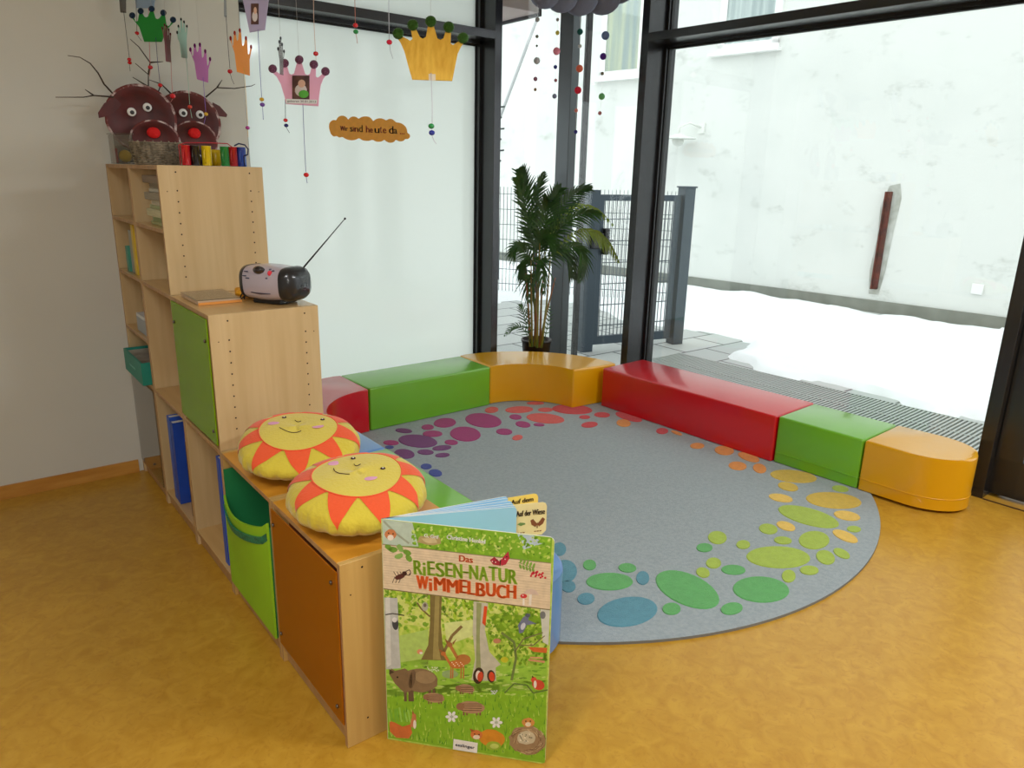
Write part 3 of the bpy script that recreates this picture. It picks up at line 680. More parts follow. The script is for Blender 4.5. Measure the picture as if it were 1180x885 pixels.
# upper: column1 second cell (z 1.10-1.34)
bk('picture_book', .745, .98, 3.865, 3.925, 1.099, 1.30, (150, 150, 140), 'grey thick book standing in the tall far cabinet', 'book')
bk('picture_book', .742, .98, 3.805, 3.85, 1.099, 1.33, (222, 188, 50), 'yellow book with blue foot standing in the tall far cabinet', 'book')
bk('picture_book', .738, .90, 3.955, 4.0, 1.099, 1.22, (70, 150, 130), 'small teal book at the left of the tall far cabinet', 'book')
# column 2: stack of papers top cell, boxes lower cell
sx = [(.80, .030, 1.357, 1.372, (176, 178, 120)), (.79, .04, 1.372, 1.386, (150, 168, 110)), (.80, .03, 1.386, 1.402, (196, 190, 150)), (.78, .05, 1.402, 1.414, (170, 176, 128)), (.80, .03, 1.43, 1.444, (214, 206, 184)), (.79, .04, 1.444, 1.456, (150, 140, 120)), (.79, .04, 1.478, 1.49, (206, 200, 184)), (.78, .05, 1.50, 1.511, (140, 126, 104)), (.79, .04, 1.545, 1.556, (126, 104, 80))]
z = 1.3575
lb = ['bottom', 'second', 'third', 'fourth', 'fifth', 'sixth', 'seventh', 'eighth', 'top']
for k, (x_, d, a, b_, c) in enumerate(sx):
    th = .014+.008*(k % 3); t = thing('magazine', 'flat magazine in the upper cabinet pile, %s from the bottom' % lb[k] if k not in (0, 8) else 'flat magazine, %s of the pile in the upper cabinet' % lb[k], 'magazine', (.93, 3.36, z), 'pile of magazines in the upper cabinet')
    bm = BM(); y0 = 3.19+.012*math.sin(3*k); box(bm, .738+.012*math.sin(2.1*k+.5)+.012, 1.05, y0, 3.46+.02*math.cos(k*2.3), z, z+th, bev=.001, seg=1)
    obj('cover', bm, mat('mag_%d' % k, c, .5, var=.1, scale=(9, 9, 200)), t); z += th+.0004
bm = BM(); box(bm, .775, 1.06, 3.20, 3.35, 1.099, 1.17, bev=.002); box(bm, .774, 1.061, 3.199, 3.351, 1.15, 1.172, 1); obj('carton', bm, [mat('carton_tan', (200, 182, 150), .7), mat('carton_lid', (226, 216, 196), .6)], label='tan lidded carton in the tall nearer cabinet', cat='carton')
bm = BM(); box(bm, .785, 1.05, 3.21, 3.34, 1.1725, 1.25, bev=.002); box(bm, .784, 1.051, 3.24, 3.27, 1.172, 1.2505, 1); obj('carton', bm, [mat('carton_ochre', (196, 160, 84), .7), mat('carton_label', (150, 110, 60), .6)], label='ochre carton on top of the tan lidded carton', cat='carton')
bm = BM(); box(bm, .737, 1.0, 3.74, 3.93, .8145, .89, bev=.004); box(bm, .736, 1.001, 3.75, 3.92, .89, .905, 1); obj('plastic_box', bm, [mat('box_grey', (150, 160, 170), .35), mat('box_lid', (210, 216, 220), .3)], label='small grey plastic box on a shelf of the far tall cabinet', cat='box')
t = thing('storage_tray', 'turquoise cardboard tray jutting out of the far tall cabinet', 'tray', (.85, 3.86, .59))
bm = BM()
for a in ((.688, .696, 3.70, 4.08, .5905, .70), (1.04, 1.048, 3.70, 4.08, .5905, .70), (.696, 1.04, 3.70, 3.706, .5905, .70), (.696, 1.04, 4.074, 4.08, .5905, .70), (.696, 1.04, 3.706, 4.074, .5905, .596)): box(bm, *a)
obj('tray_body', bm, mat('turquoise_card', (34, 140, 122), .5, var=.05), t)
MT = Matrix(((0, 0, -1, .6878), (-1, 0, 0, 3.96), (0, 1, 0, .635), (0, 0, 0, 1)))
bm = BM(); put_text(bm, '~~~~', MT, width=.12, height=.012); obj('label_print', bm, mat('pale_teal', (120, 190, 176), .5), t)
bm = BM(); box(bm, .70, 1.03, 3.72, 4.06, .597, .69); obj('booklet_pile', bm, mat('booklets', (206, 202, 190), .6, col2=(110, 100, 90), scale=(4, 4, 160)), label='pile of booklets inside the turquoise tray', cat='booklets', kind='stuff')
# ------------------------------------------------------------------ sun pillows
PY = mat('plush_yellow', (206, 184, 50), .85, var=.05, scale=(9, 9, 9), bump=.35, bscale=90, sheen=.3)
PO = mat('felt_orange', (232, 84, 34), .85, var=.04, scale=(9, 9, 9), bump=.2, bscale=120, sheen=.2)
PB = mat('plush_face', (212, 190, 72), .85, bump=.25, bscale=100, sheen=.3)
PK = mat('cheek_pink', (222, 160, 190), .9); THR = mat('brown_thread', (62, 30, 20), .7)
def pillow(label, cpx, Rr, eyes, cheeks, smile, nose, rot, seed, tl=.1):
    ZM, H = .667, .072
    zt = ZM+H; c = atZ(*cpx, zt); cx, cy = c.x, c.y; phc = math.atan2(-cy, -cx)
    t = thing('sun_pillow', label, 'pillow', (cx, cy, .592), 'plush sun pillows')
    E = .72
    def surf(psi, phi, off=0, wr=True):
        s_, c_ = math.sin(psi), math.cos(psi)
        rr = Rr*max(0, s_)**E; zz = H*(1 if c_ > 0 else -1)*abs(c_)**.82
        low = max(0, min(1, (psi-R(62))/R(40)))
        if wr: rr *= 1 + low*(.016*math.sin(23*phi+seed)+.012*math.sin(11*phi+2*seed)+.008*math.sin(41*phi))
        rr *= 1+.02*math.sin(3*phi+seed)
        z = ZM+zz + (.004*math.sin(2*phi+seed) if c_ > 0 else 0) - tl*rr*math.cos(phi-phc)*max(0, min(1, .45+c_))
        nx, nz = s_**1.2, c_
        L_ = math.hypot(nx, nz) or 1
        return Vector((cx+(rr+off*nx/L_)*math.cos(phi), cy+(rr+off*nx/L_)*math.sin(phi), max(.5905, z+off*nz/L_)))
    def psi_of(rho): return math.asin(min(1, max(0, rho))**(1/E))
    bm = BM(); rings = []; NP, NA = 36, 144
    for i in range(NP+1):
        psi = PI*i/NP
        rings.append([bm.verts.new(surf(psi, 2*PI*k/NA)) for k in range(NA)] if 0 < i < NP else [bm.verts.new(surf(psi, 0))])
    for a, b_ in zip(rings, rings[1:]):
        for k in range(NA):
            q = []
            for v in (a[k % len(a)], a[(k+1) % NA % len(a)], b_[(k+1) % NA % len(b_)], b_[k % len(b_)]):
                if v not in q: q.append(v)
            f = bm.faces.new(q); f.smooth = True
    obj('body', bm, PY, t)
    def patch(fn, nu, nv, off, name, m, par, closedu=False):
        bm = BM(); V = [[bm.verts.new(surf(*fn(u/nu, v/nv), off)) for u in range(nu+1)] for v in range(nv+1)]
        for j in range(nv):
            for i in range(nu):
                q = []
                for w_ in (V[j][i], V[j][i+1], V[j+1][i+1], V[j+1][i]):
                    if all((w_.co-x.co).length > 1e-6 for x in q): q.append(w_)
                if len(q) > 2:
                    f = bm.faces.new(q); f.smooth = True
        bmesh.ops.remove_doubles(bm, verts=bm.verts[:], dist=1e-5)
        return obj(name, bm, m, par)
    rf = .64; pf = psi_of(rf)
    face = patch(lambda u, v: (max(1e-7, psi_of(rf*v)) if v > 0 else 1e-7, 2*PI*u), 48, 10, .0032, 'face', PB, t)
    bm = BM(); tube(bm, [surf(pf, 2*PI*k/64, .003) for k in range(64)], .0022, 6, closed=True); obj('face_seam', bm, PO, face)
    nr = 9
    for k in range(nr):
        ph = rot+2*PI*k/nr; hw = PI/nr*.98; tipp = R(100 if k % 2 else 94)
        def fn(u, v, ph=ph, hw=hw, tipp=tipp):
            ps = pf*.95+(tipp-pf*.95)*v; w_ = (1-v)*rf/max(.3, math.sin(min(ps, PI/2))**E)
            return (ps, ph+(2*u-1)*hw*w_+.07*v*math.sin(5*k+seed))
        patch(fn, 6, 10, .0022, 'sun_ray', PO, t)
    def feat(px):
        q = atZ(px[0], px[1], zt)
        for _ in range(5): q = atZ(px[0], px[1], zt-tl*((q.x-cx)*math.cos(phc)+(q.y-cy)*math.sin(phc)))
        dx, dy = q.x-cx, q.y-cy; rho = math.hypot(dx, dy)/Rr; return psi_of(rho), math.atan2(dy, dx)
    for e in eyes:
        bm = BM(); q = surf(*feat(e), .005); ball(bm, q, .008, 12, 0, (1, 1, .3)); o_ = obj('eye', bm, THR, face)
        bm = BM(); ball(bm, q+Vector((-.001, -.002, .0022)), .0022, 8); obj('eye_highlight', bm, WHITE, face)
    for e in cheeks:
        bm = BM(); ball(bm, surf(*feat(e), .0032), .021, 20, 0, (1, .8, .05)); obj('cheek', bm, PK, face)
    for path in (smile, nose):
        bm = BM(); tube(bm, [surf(*feat(p), .005) for p in path], .0012, 6); obj('stitched_smile' if path is smile else 'stitched_nose', bm, THR, face)
    return t
def qarc(a, m, b_, n=10):
    out = []
    for k in range(n+1):
        s_ = k/n; out.append(((1-s_)**2*a[0]+2*s_*(1-s_)*(2*m[0]-(a[0]+b_[0])/2)+s_*s_*b_[0], (1-s_)**2*a[1]+2*s_*(1-s_)*(2*m[1]-(a[1]+b_[1])/2)+s_*s_*b_[1]))
    return out
camdir = lambda p: math.atan2(-p.y, -p.x)
pA = atZ(411.6, 544, .76); pB = atZ(343.3, 493, .76)
pillow('yellow smiling sun pillow lying nearest the big book', (411.6, 543.7), .203, [(407, 528), (441, 541)], [(386, 532), (427, 550)], qarc((385.5, 540), (390, 547), (403, 549.5)), qarc((408, 535.5), (411, 538), (415.5, 537)), camdir(pA)-R(20), 1.0, .10)
pillow('yellow smiling sun pillow against the medium cabinet, partly behind its twin', (343.3, 493), .203, [(328, 480.5), (371, 484.5)], [(316, 488), (366, 493)], qarc((322, 495), (334, 499), (347, 497)), qarc((340, 484), (343, 486), (347, 485)), camdir(pB)-R(2), 2.3, .17)
# ------------------------------------------------------------------ radio
RO_ = Vector((1.022, 2.785, 1.0985))
ax = Vector((.52, -.855, 0)).normalized(); fr = Vector((ax.y, -ax.x, 0))  # fr: towards the camera
if fr.dot(-RO_) < 0: fr = -fr
MRAD = Matrix(((ax.x, -fr.x, 0, RO_.x), (ax.y, -fr.y, 0, RO_.y), (0, 0, 1, RO_.z), (0, 0, 0, 1)))   # local x along, y away, z up
LIL = mat('radio_lilac', (196, 184, 196), .3, metal=.25, coat=.5); RBLK = mat('radio_black', (30, 30, 34), .28, coat=.4)
t = thing('radio', 'silver and black portable radio with raised antenna on the medium cabinet', 'radio', RO_)
def rsec(x, w_, h_, zc, n=28, e=.62):
    P = []
    for k in range(n):
        a = 2*PI*k/n; c_, s_ = math.cos(a), math.sin(a)
        P.append(MRAD @ Vector((x, w_*math.copysign(abs(c_)**e, c_), zc+h_*math.copysign(abs(s_)**e, s_))))
    return P
def loft(bm, secs, mi=0):
    V = [[bm.verts.new(p) for p in s_] for s_ in secs]; n = len(V[0])
    for a, b_ in zip(V, V[1:]):
        for k in range(n): f = bm.faces.new((a[k], a[(k+1) % n], b_[(k+1) % n], b_[k])); f.smooth = True; f.material_index = mi
    for q in (V[0], V[-1]): f = bm.faces.new(q); f.material_index = mi
bm = BM(); loft(bm, [rsec(-.098+.0*i+.172*i/10, .074+.006*math.sin(PI*i/10), .062+.006*math.sin(PI*i/10), .078) for i in range(11)]); obj('body', bm, LIL, t, smooth=50)
bm = BM(); loft(bm, [rsec(x, w_, h_, .078) for x, w_, h_ in ((.07, .076, .064), (.085, .078, .066), (.105, .073, .062), (.122, .058, .05), (.132, .036, .032), (.136, .012, .012))]); sp = obj('speaker', bm, RBLK, t, smooth=50)
bm = BM(); cp = MRAD @ Vector((.106, -.020, .078))
for k in range(1, 6):
    rr = .012*k
    tube(bm, [MRAD @ Vector((.100+.036*math.sqrt(max(0, 1-(rr/.066)**2)), .95*rr*math.cos(q), .078+.85*rr*math.sin(q))) for q in [2*PI*j/28 for j in range(28)]], .0014, 5, closed=True)
obj('grille_ring', bm, mat('radio_grey', (60, 60, 66), .4), sp)
bm = BM(); loft(bm, [rsec(x, w_, h_, .078) for x, w_, h_ in ((-.094, .076, .064), (-.108, .074, .063), (-.122, .060, .052), (-.132, .038, .034), (-.136, .012, .012))]); obj('speaker', bm, RBLK, t, smooth=50)
bm = BM(); box(bm, -.07, .06, -.05, .05, 0.001, .02, 0, MRAD, bev=.003); obj('foot', bm, BLACK, t)
def onrad(x, el):  # point on the front shell at elevation angle el (deg)
    c_, s_ = math.cos(R(el)), math.sin(R(el)); return MRAD @ Vector((x, -.080*abs(c_)**.62, .078+.068*math.copysign(abs(s_)**.62, s_)))
q = onrad(-.018, 40); bm = BM(); ball(bm, q, .026, 20, 0, (1, .62, .62), Matrix(((ax.x, -fr.x, 0, 0), (ax.y, -fr.y, 0, 0), (0, 0, 1, 0), (0, 0, 0, 1))) @ Matrix.Rotation(R(-38), 4, 'X')); obj('display_window', bm, mat('dark_window', (36, 26, 30), .1, coat=1), t)
bm = BM(); ball(bm, onrad(.036, 30), .010, 14, 0, (1, .3, 1)); obj('sticker', bm, mat('sticker_red', (214, 40, 60), .4), t)
bm = BM()
for x, el in ((.046, 42), (.024, 12), (.03, 48)): ball(bm, onrad(x, el), .006, 10, 0, (1, .3, .6))
obj('button', bm, mat('button_grey', (90, 84, 96), .4), t)
bm = BM()
for x, el in ((-.075, 30), (-.080, 14), (-.066, 8)): tube(bm, [onrad(x-.007, el), onrad(x+.009, el)], .0022, 6)
obj('lettering', bm, mat('print_navy', (52, 56, 90), .4), t)
bm = BM(); tube(bm, [onrad(-.055, -18), onrad(-.01, -20), onrad(.035, -18)], [.0012, .0036, .0012], 6); obj('slot', bm, mat('slot_dark', (70, 60, 72), .4), t)
bm = BM(); a0 = MRAD @ Vector((.09, .045, .125)); ta = (a0-CAM).dot(_f); a1 = atT(397.5, 252, ta-.02); ab = a0.lerp(a1, .2); tube(bm, [a0, ab, ab.lerp(a1, .5), a1], [.0035, .0032, .0022, .0016], 8); ball(bm, a1, .0045, 10); obj('antenna', bm, BLACK, t)
# flat box, pouch and cable
t = thing('flat_case', 'flat light case with shiny clear lid lying left of the radio', 'case', (.84, 3.0, 1.098))
bm = BM(); box(bm, .75, .91, 2.86, 3.09, 1.0985, 1.114, bev=.002); obj('case_base', bm, mat('case_tan', (196, 168, 138), .4), t)
bm = BM(); box(bm, .748, .912, 2.858, 3.092, 1.1142, 1.1175, bev=.001); obj('clear_lid', bm, CLRA, t)
bm = BM(); box(bm, .75, .912, 2.852, 2.856, 1.099, 1.108); obj('coloured_edge', bm, mat('case_orange', (226, 150, 70), .4), t)
bm = BM(); q = Vector((.965, 2.95, 1.118)); ball(bm, q, .045, 18, 0, (1.0, .8, .42)); box(bm, .93, 1.02, 2.93, 3.0, 1.0985, 1.135, bev=.008); obj('pouch', bm, mat('pouch_amber', (228, 158, 26), .5, var=.1, scale=(30, 30, 30)), label='amber yellow pouch behind the radio', cat='pouch')
bm = BM(); base = Vector((.94, 2.885, 1.104))
for k, (h0, w0) in enumerate(((.028, .05), (.018, .06), (.036, .03))):
    tube(bm, [base+Vector((-.035+.01*k+w0*1.3*u, -.02-.006*k+.02*math.sin(3*u+k), .002+h0*math.sin(PI*u))) for u in [j/10 for j in range(11)]], .0026, 6)
obj('power_cable', bm, BLACK, label='black looped power cable between the flat case and the radio', cat='cable')
# ------------------------------------------------------------------ things on top of the tall cabinets
ZC = 1.6005
Mf = Matrix(((_r.x, _u.x, -_f.x, 0), (_r.y, _u.y, -_f.y, 0), (_r.z, _u.z, -_f.z, 0), (0, 0, 0, 1)))   # x right, y up, z towards camera
BR = mat('brown_paint', (96, 22, 20), .45, col2=(70, 16, 16), scale=(14, 14, 14), detail=6); BRIM = mat('plate_white', (216, 196, 192), .6, col2=(110, 40, 36), scale=(22, 22, 22), detail=6, ramp=(.35, .5))
TWIG = mat('twig', (62, 52, 44), .85, var=.2, scale=(40, 40, 40))
Mw = Matrix(((.98, 0, -.199, 0), (-.199, 0, -.98, 0), (0, 1, 0, 0), (0, 0, 0, 1)))
def plate(bm, c, r, tilt=0, sy=1):
    Mx = Matrix.Translation(c) @ Mw
    n = 40; prof = [(0, .0), (.62, .0), (.74, .03), (.93, .045), (1, .05), (1.0, .035), (.93, .02), (.72, -.02), (0, -.03)]
    rings = []
    for pr, pz in prof:
        rings.append([bm.verts.new(Mx @ Vector((pr*r*math.cos(2*PI*k/n)*(1+.012*math.sin(9*k) if pr > .9 else 1), pr*r*sy*math.sin(2*PI*k/n), pz*r*2))) for k in range(n)] if pr > 0 else [bm.verts.new(Mx @ Vector((0, 0, pz*r*2)))])
    for j, (a, b_) in enumerate(zip(rings, rings[1:])):
        for k in range(n):
            q = []
            for v in (a[k % len(a)], a[(k+1) % n % len(a)], b_[(k+1) % n % len(b_)], b_[k % len(b_)]):
                if v not in q: q.append(v)
            f = bm.faces.new(q); f.smooth = True; f.material_index = 1 if j in (3, 4) else 0
def reindeer(label, fc, fr_, sc_, sr, eyes, nose, ear, antlers, Y):
    c = atY(*fc, Y); T = (c-CAM).dot(_f); k = T/FPX
    t = thing('reindeer_mask', label, 'paper reindeer', Vector((c.x, c.y, ZC)), 'paper plate reindeer')
    bm = BM(); plate(bm, c, fr_*k); obj('face_plate', bm, [BR, BRIM], t)
    c2 = atY(*sc_, Y-.05); bm = BM(); plate(bm, c2, sr*k, 0, .9); sn = obj('snout_plate', bm, [BR, BRIM], t)
    for e in eyes:
        bm = BM(); q = atY(*e, Y-.022); ball(bm, q, .0195, 16, 0, (1, 1, .25), Mw); ob = obj('eye', bm, WHITE, t)
        bm = BM(); ball(bm, q+Vector((.001, -.0045, -.002)), .0095, 12, 0, (1, 1, .3), Mw); obj('pupil', bm, BLACK, ob)
    bm = BM(); ball(bm, atY(*nose, Y-.063), .030, 16, 0, (1, .85, .5), Mw); obj('nose', bm, mat('pompom_red', (226, 20, 20), .8, bump=.5, bscale=90), sn)
    bm = BM(); prism(bm, [atY(x, y, Y+.008) for x, y in ear], (0, .003, 0)); obj('ear', bm, BR, t)
    for an in antlers:
        bm = BM()
        for path in an:
            n = len(path); tube(bm, [atY(x, y, Y+.012-.008*i) for i, (x, y) in enumerate(path)], [.0042-.0028*i/max(1, n-1) for i in range(n)], 6)
        obj('antler_twig', bm, TWIG, t)
    return t
reindeer('brown paper plate reindeer with red nose, left one with twig antlers far left', (163, 137), 37.5, (179, 163.5), 27, [(151.7, 129), (169.8, 123.7)], (177, 153), [(132, 112), (120, 119), (113, 130), (114, 136), (124, 134), (134, 128), (140, 120)],
    [[[(133, 111), (120, 97), (113, 84), (104, 73), (92, 66), (78, 64)]], [[(134, 112), (108, 110), (96, 112), (64, 112)], [(108, 110), (98, 103)]], [[(183, 107), (171, 100), (171, 86), (156, 73)], [(171, 86), (173, 72), (160, 54), (150, 45)], [(173, 72), (188, 71)], [(171, 100), (153, 89)]]], 3.98)
reindeer('brown paper plate reindeer with red nose, right one behind its twin', (217, 142), 35, (224, 163), 25, [(211, 130), (230.5, 132)], (224, 153.5), [(245, 118), (253, 122), (262, 132), (261, 135), (252, 134), (244, 128)],
    [[[(237, 112), (250, 101), (270, 102), (290, 99), (294, 97)], [(250, 101), (256, 92)]], [[(197, 108), (186, 97), (172, 92)], [(186, 97), (182, 106)]]], 4.05)
# woven basket
t = thing('woven_basket', 'small grey-brown woven basket on top of the tall cabinet', 'basket', atY(182, 186, 3.42)*Vector((1, 1, 0)).length/Vector((1, 1, 0)).length if False else Vector((atY(182, 186, 3.42).x, 3.42, ZC)))
bx, by = atY(182, 186, 3.42).x, 3.42
WICK = mat('wicker', (150, 138, 116), .85, col2=(96, 86, 70), scale=(60, 60, 30), detail=3); rb = .086
bm = BM()
for j in range(13):
    z = ZC+.004+j*.0068; tube(bm, [(bx+(rb*.86+.0012*j+.0028*math.cos(PI*(k+j)))*1.12*math.cos(2*PI*k/40), by+(rb*.86+.0012*j+.0028*math.cos(PI*(k+j)))*math.sin(2*PI*k/40), z) for k in range(40)], .0038, 6, closed=True)
obj('weave', bm, WICK, t)
bm = BM()
for k in range(20): a = 2*PI*k/20; tube(bm, [(bx+rb*.85*1.12*math.cos(a), by+rb*.85*math.sin(a), ZC+.001), (bx+rb*1.02*1.12*math.cos(a), by+rb*1.02*math.sin(a), ZC+.093)], .003, 5)
obj('stake', bm, WICK, t, kind='stuff')
bm = BM(); lathe(bm, [(0, .001), (rb*.85, .001), (rb*.85, .005), (0, .005)], (bx, by, ZC)); obj('basket_base', bm, WICK, t)
# mugs
mc = [((214, 176), (196, 22, 36), 'red enamel mug beside the woven basket'), ((224.5, 176), (24, 24, 28), 'black enamel mug between red and yellow ones'), ((238, 177), (228, 196, 28), 'yellow enamel mug with green handle side in the mug row'), ((259, 177), (28, 138, 64), 'green enamel mug right of the yellow one'), ((268.5, 177.5), (176, 20, 32), 'dark red enamel mug between green and blue ones'), ((278.5, 178), (38, 78, 170), 'blue enamel mug at the right end of the mug row')]
for (px, py), c, lab in mc:
    Y = 3.235; q = atY(px, py, Y); mrad = .0175 if c != (228, 196, 28) else .019
    t = thing('mug', lab, 'mug', (q.x, Y, ZC), 'enamel mugs on the tall cabinet')
    m = mat('enamel_%d_%d_%d' % c, c, .15, coat=.6)
    bm = BM(); lathe(bm, [(0, .0005), (mrad*.95, .0005), (mrad, .004), (mrad, .076), (mrad+.0016, .078), (mrad-.002, .078), (mrad-.003, .006), (0, .006)], (q.x, Y, ZC), 24); obj('cup', bm, m, t)
    bm = BM(); hd = Vector((-.5, -.8, 0)).normalized()
    tube(bm, [Vector((q.x, Y, ZC+.038))+hd*(mrad-.002+.02*math.sin(PI*u))+Vector((0, 0, .026*math.cos(PI*u))) for u in [j/10 for j in range(11)]], .0028, 6); obj('handle', bm, m, t)
for (px, py), c, lab in [((248, 176), (214, 178, 24), 'yellow ball cup in the gap of the mug row'), ((231, 178), (46, 36, 58), 'dark purple round pot in the mug row')]:
    q = atY(px, py, 3.31); t = thing('round_cup', lab, 'cup', (q.x, 3.31, ZC)); bm = BM(); lathe(bm, [(0, .0005), (.018, .0005), (.026, .02), (.028, .045), (.024, .066), (.021, .066), (.024, .045), (0, .01)], (q.x, 3.31, ZC), 24); obj('bowl', bm, mat('enamel_%d_%d_%d' % c, c, .15, coat=.6), t)
bm = BM(); tube(bm, [atY(x, y, 3.27) for x, y in ((206, 167), (214, 164.5), (240, 164.5), (262, 165.5), (268, 170), (269.5, 176))], .0022, 8); tube(bm, [atY(269.5, 176, 3.27), Vector((atY(269.5, 176, 3.27).x, 3.27, ZC+.002))], .0022, 8); tube(bm, [atY(206, 167, 3.27), Vector((atY(206, 167, 3.27).x, 3.27, ZC+.002))], .0022, 8)
obj('wire_carrier', bm, mat('carrier_red', (190, 24, 44), .3, coat=.4), label='thin red wire carrier arching over the mug row', cat='mug carrier')
bm = BM(); tube(bm, [atY(x, y, 3.20) for x, y in ((270, 168), (275, 165.5), (282, 167), (286, 172), (285.5, 178), (281, 180))], .003, 8)
tube(bm, [atY(281, 180, 3.20), Vector((atY(281, 180, 3.2).x, 3.2, ZC+.003))], .003, 8)
obj('rope_loop', bm, mat('rope_navy', (24, 34, 78), .6), label='dark navy loop in front of the blue mug', cat='loop')
# clear box
q = Vector((.765, 3.98, ZC)); t = thing('clear_box', 'clear plastic box holding a yellow ball, beside the left reindeer', 'box', q)
bm = BM()
for a in ((-.035, -.033, -.06, .06, .001, .13), (.043, .045, -.06, .06, .001, .13), (-.033, .043, -.06, -.058, .001, .13), (-.033, .043, .058, .06, .001, .13), (-.033, .043, -.058, .058, .001, .004)): box(bm, *a, 0, Matrix.Translation(q))
obj('box_shell', bm, CLRA, t)
bm = BM(); box(bm, -.04, .05, -.065, .065, .131, .138, 0, Matrix.Translation(q), bev=.002); obj('lid', bm, CLRA, t)
bm = BM(); ball(bm, q+Vector((.014, -.02, .036)), .028, 16); obj('small_ball', bm, mat('ball_mustard', (214, 178, 24), .5), label='small mustard yellow ball inside the clear box', cat='ball')
bm = BM(); box(bm, q.x-.030, q.x-.018, q.y-.03, q.y+.03, ZC+.005, ZC+.07, bev=.003); obj('red_block', bm, mat('block_red', (150, 30, 44), .5), label='dark red block inside the clear box', cat='block')
# ------------------------------------------------------------------ crown pendants
GL = {}
def glitter(name, c):
    m = mat('glitter_'+name, c, .25, metal=.6, bump=1.0, bscale=420, var=.45, scale=(260, 260, 260)); return m
def string_and_beads(t, path, beads, tail, T, sc_, tw=.0011):
    bm = BM(); tube(bm, [atT(x, y, T) for x, y in path], tw, 6); obj('string', bm, mat('cord_%d_%d_%d' % sc_, sc_, .7), t)
    for (x, y, c, r) in beads:
        bm = BM(); q = atT(x, y, T); lathe(bm, [(.0018, -.85), (.0018, .85)] and [(.0015, -r*T/FPX*.8), (r*T/FPX*.75, -r*T/FPX*.55), (r*T/FPX, 0), (r*T/FPX*.75, r*T/FPX*.55), (.0015, r*T/FPX*.8)], q, 16); obj('bead', bm, mat('bead_%d_%d_%d' % c, c, .2, coat=.6), t)
    if tail: bm = BM(); tube(bm, [atT(x, y, T) for x, y in tail], tw*.9, 6); obj('string_tail', bm, mat('cord_%d_%d_%d' % sc_, sc_, .7), t)
def hangline(t, p, c=(200, 196, 190)):
    bm = BM(); tube(bm, [p, Vector((p.x, p.y, 3.0995))], .0005, 5); obj('hanging_thread', bm, mat('cord_%d_%d_%d' % c, c, .7), t)
RED, NAV, GRN, PUR, YEL, BLU = (214, 20, 36), (28, 34, 110), (24, 150, 70), (112, 60, 170), (224, 178, 40), (30, 50, 160)
PEND = 'crown pendants hanging from the ceiling'
def crown(label, tips, bl, br, c, tipc, T, tr=4.5, grad=0, strings=None, photo=None, thick=.004, pmat=None, ptip=None, cover=None, up=True, prong=2.2, vd=.30, base=0, val=None, sides=None):
    cxp = (bl[0]+br[0])/2
    def P(x, y, dt=0): return atT(x, y, T+grad*(x-cxp)+dt)
    top = P(*tips[len(tips)//2])
    t = thing('crown_pendant', label, 'crown pendant', top, PEND)
    out = [bl]; n = len(tips)
    # side edge curve up to the first tip
    def mixp(a, b_, s_): return (a[0]+(b_[0]-a[0])*s_, a[1]+(b_[1]-a[1])*s_)
    Hh = ((bl[1]+br[1])/2-min(p[1] for p in tips))
    e0 = (tips[0][0], tips[0][1]); m_ = mixp(bl, e0, .55)
    out += sides[0] if sides else [(m_[0]+prong*.9, m_[1]-1.0)]
    out.append((e0[0]-prong*.35, e0[1]+prong*.6))
    for i, p in enumerate(tips):
        out.append((p[0]-prong*(.7 if i else 0), p[1])); out.append((p[0]+prong*(.7 if i < n-1 else 0), p[1]))
        if i < n-1:
            q = tips[i+1]; mx_, my_ = (p[0]+q[0])/2, max(p[1], q[1])+Hh*vd*(.55)
            gap = (q[0]-p[0])
            if val: mx_, my_ = val[i]
            out += [(mx_-gap*.17, my_-Hh*.03), (mx_, my_), (mx_+gap*.17, my_-Hh*.03)]
    e1 = tips[-1]; out.append((e1[0]+prong*.35, e1[1]+prong*.6)); m_ = mixp(br, e1, .55); out += sides[1] if sides else [(m_[0]-prong*.9, m_[1]-1.0)]; out.append(br)
    bm = BM(); prism(bm, [P(x, y) for x, y in out], _f*thick)
    obj('crown_body', bm, pmat or mat('crown_%d_%d_%d' % c, c, .55, var=.04, scale=(8, 8, 8)), t)
    for p in tips:
        bm = BM(); k = tr*T/FPX; dvec = (P(cxp+10, 0)-P(cxp, 0)); 
        ball(bm, P(p[0], p[1]-tr*.35, -.004), k, 14, 0, (min(1, max(.35, 1)) if not grad else .5, 1, .55), Mf); obj('crown_tip', bm, ptip or glitter('%d_%d_%d' % tipc, tipc), t)
    if photo:
        x0, y0, x1, y1, kind = photo
        def PP(x, y, dt=-.0012): return P(x, y, dt)
        bm = BM(); prism(bm, [PP(x0, y0), PP(x1, y0), PP(x1, y1), PP(x0, y1)], _f*.001); ph = obj('photo', bm, mat('photo_brown', (110, 76, 66), .35, col2=(70, 44, 46), scale=(30, 30, 30)), t)
        w_, h_ = x1-x0, y1-y0
        def blob(cx_, cy_, rx, ry, m, dt, nm): bm = BM(); ball(bm, PP(x0+w_*cx_, y0+h_*cy_, dt), 1, 14, 0, (w_*rx*T/FPX, h_*ry*T/FPX, .0004), Mf); obj(nm, bm, m, ph)
        blob(.5, .62, .36, .26, mat('photo_shirt', (226, 216, 214) if kind == 0 else (196, 60, 80), .5), -.0016, 'shirt_print')
        blob(.55, .34, .22, .17, mat('photo_skin', (228, 186, 162), .5), -.0022, 'face_print')
        if kind == 0: blob(.66, .78, .30, .17, mat('photo_green', (90, 180, 60), .5), -.0026, 'toy_print')
    hangline(t, P(*tips[n//2])-_u*.0+Vector((0, 0, tr*T/FPX)))
    if strings: string_and_beads(t, *strings)
    return t, P
GOLDP = mat('gold_card', (236, 190, 70), .32, metal=.35, col2=(214, 160, 44), scale=(60, 60, 3), detail=4, ramp=(.3, .7))
T1 = 2.55
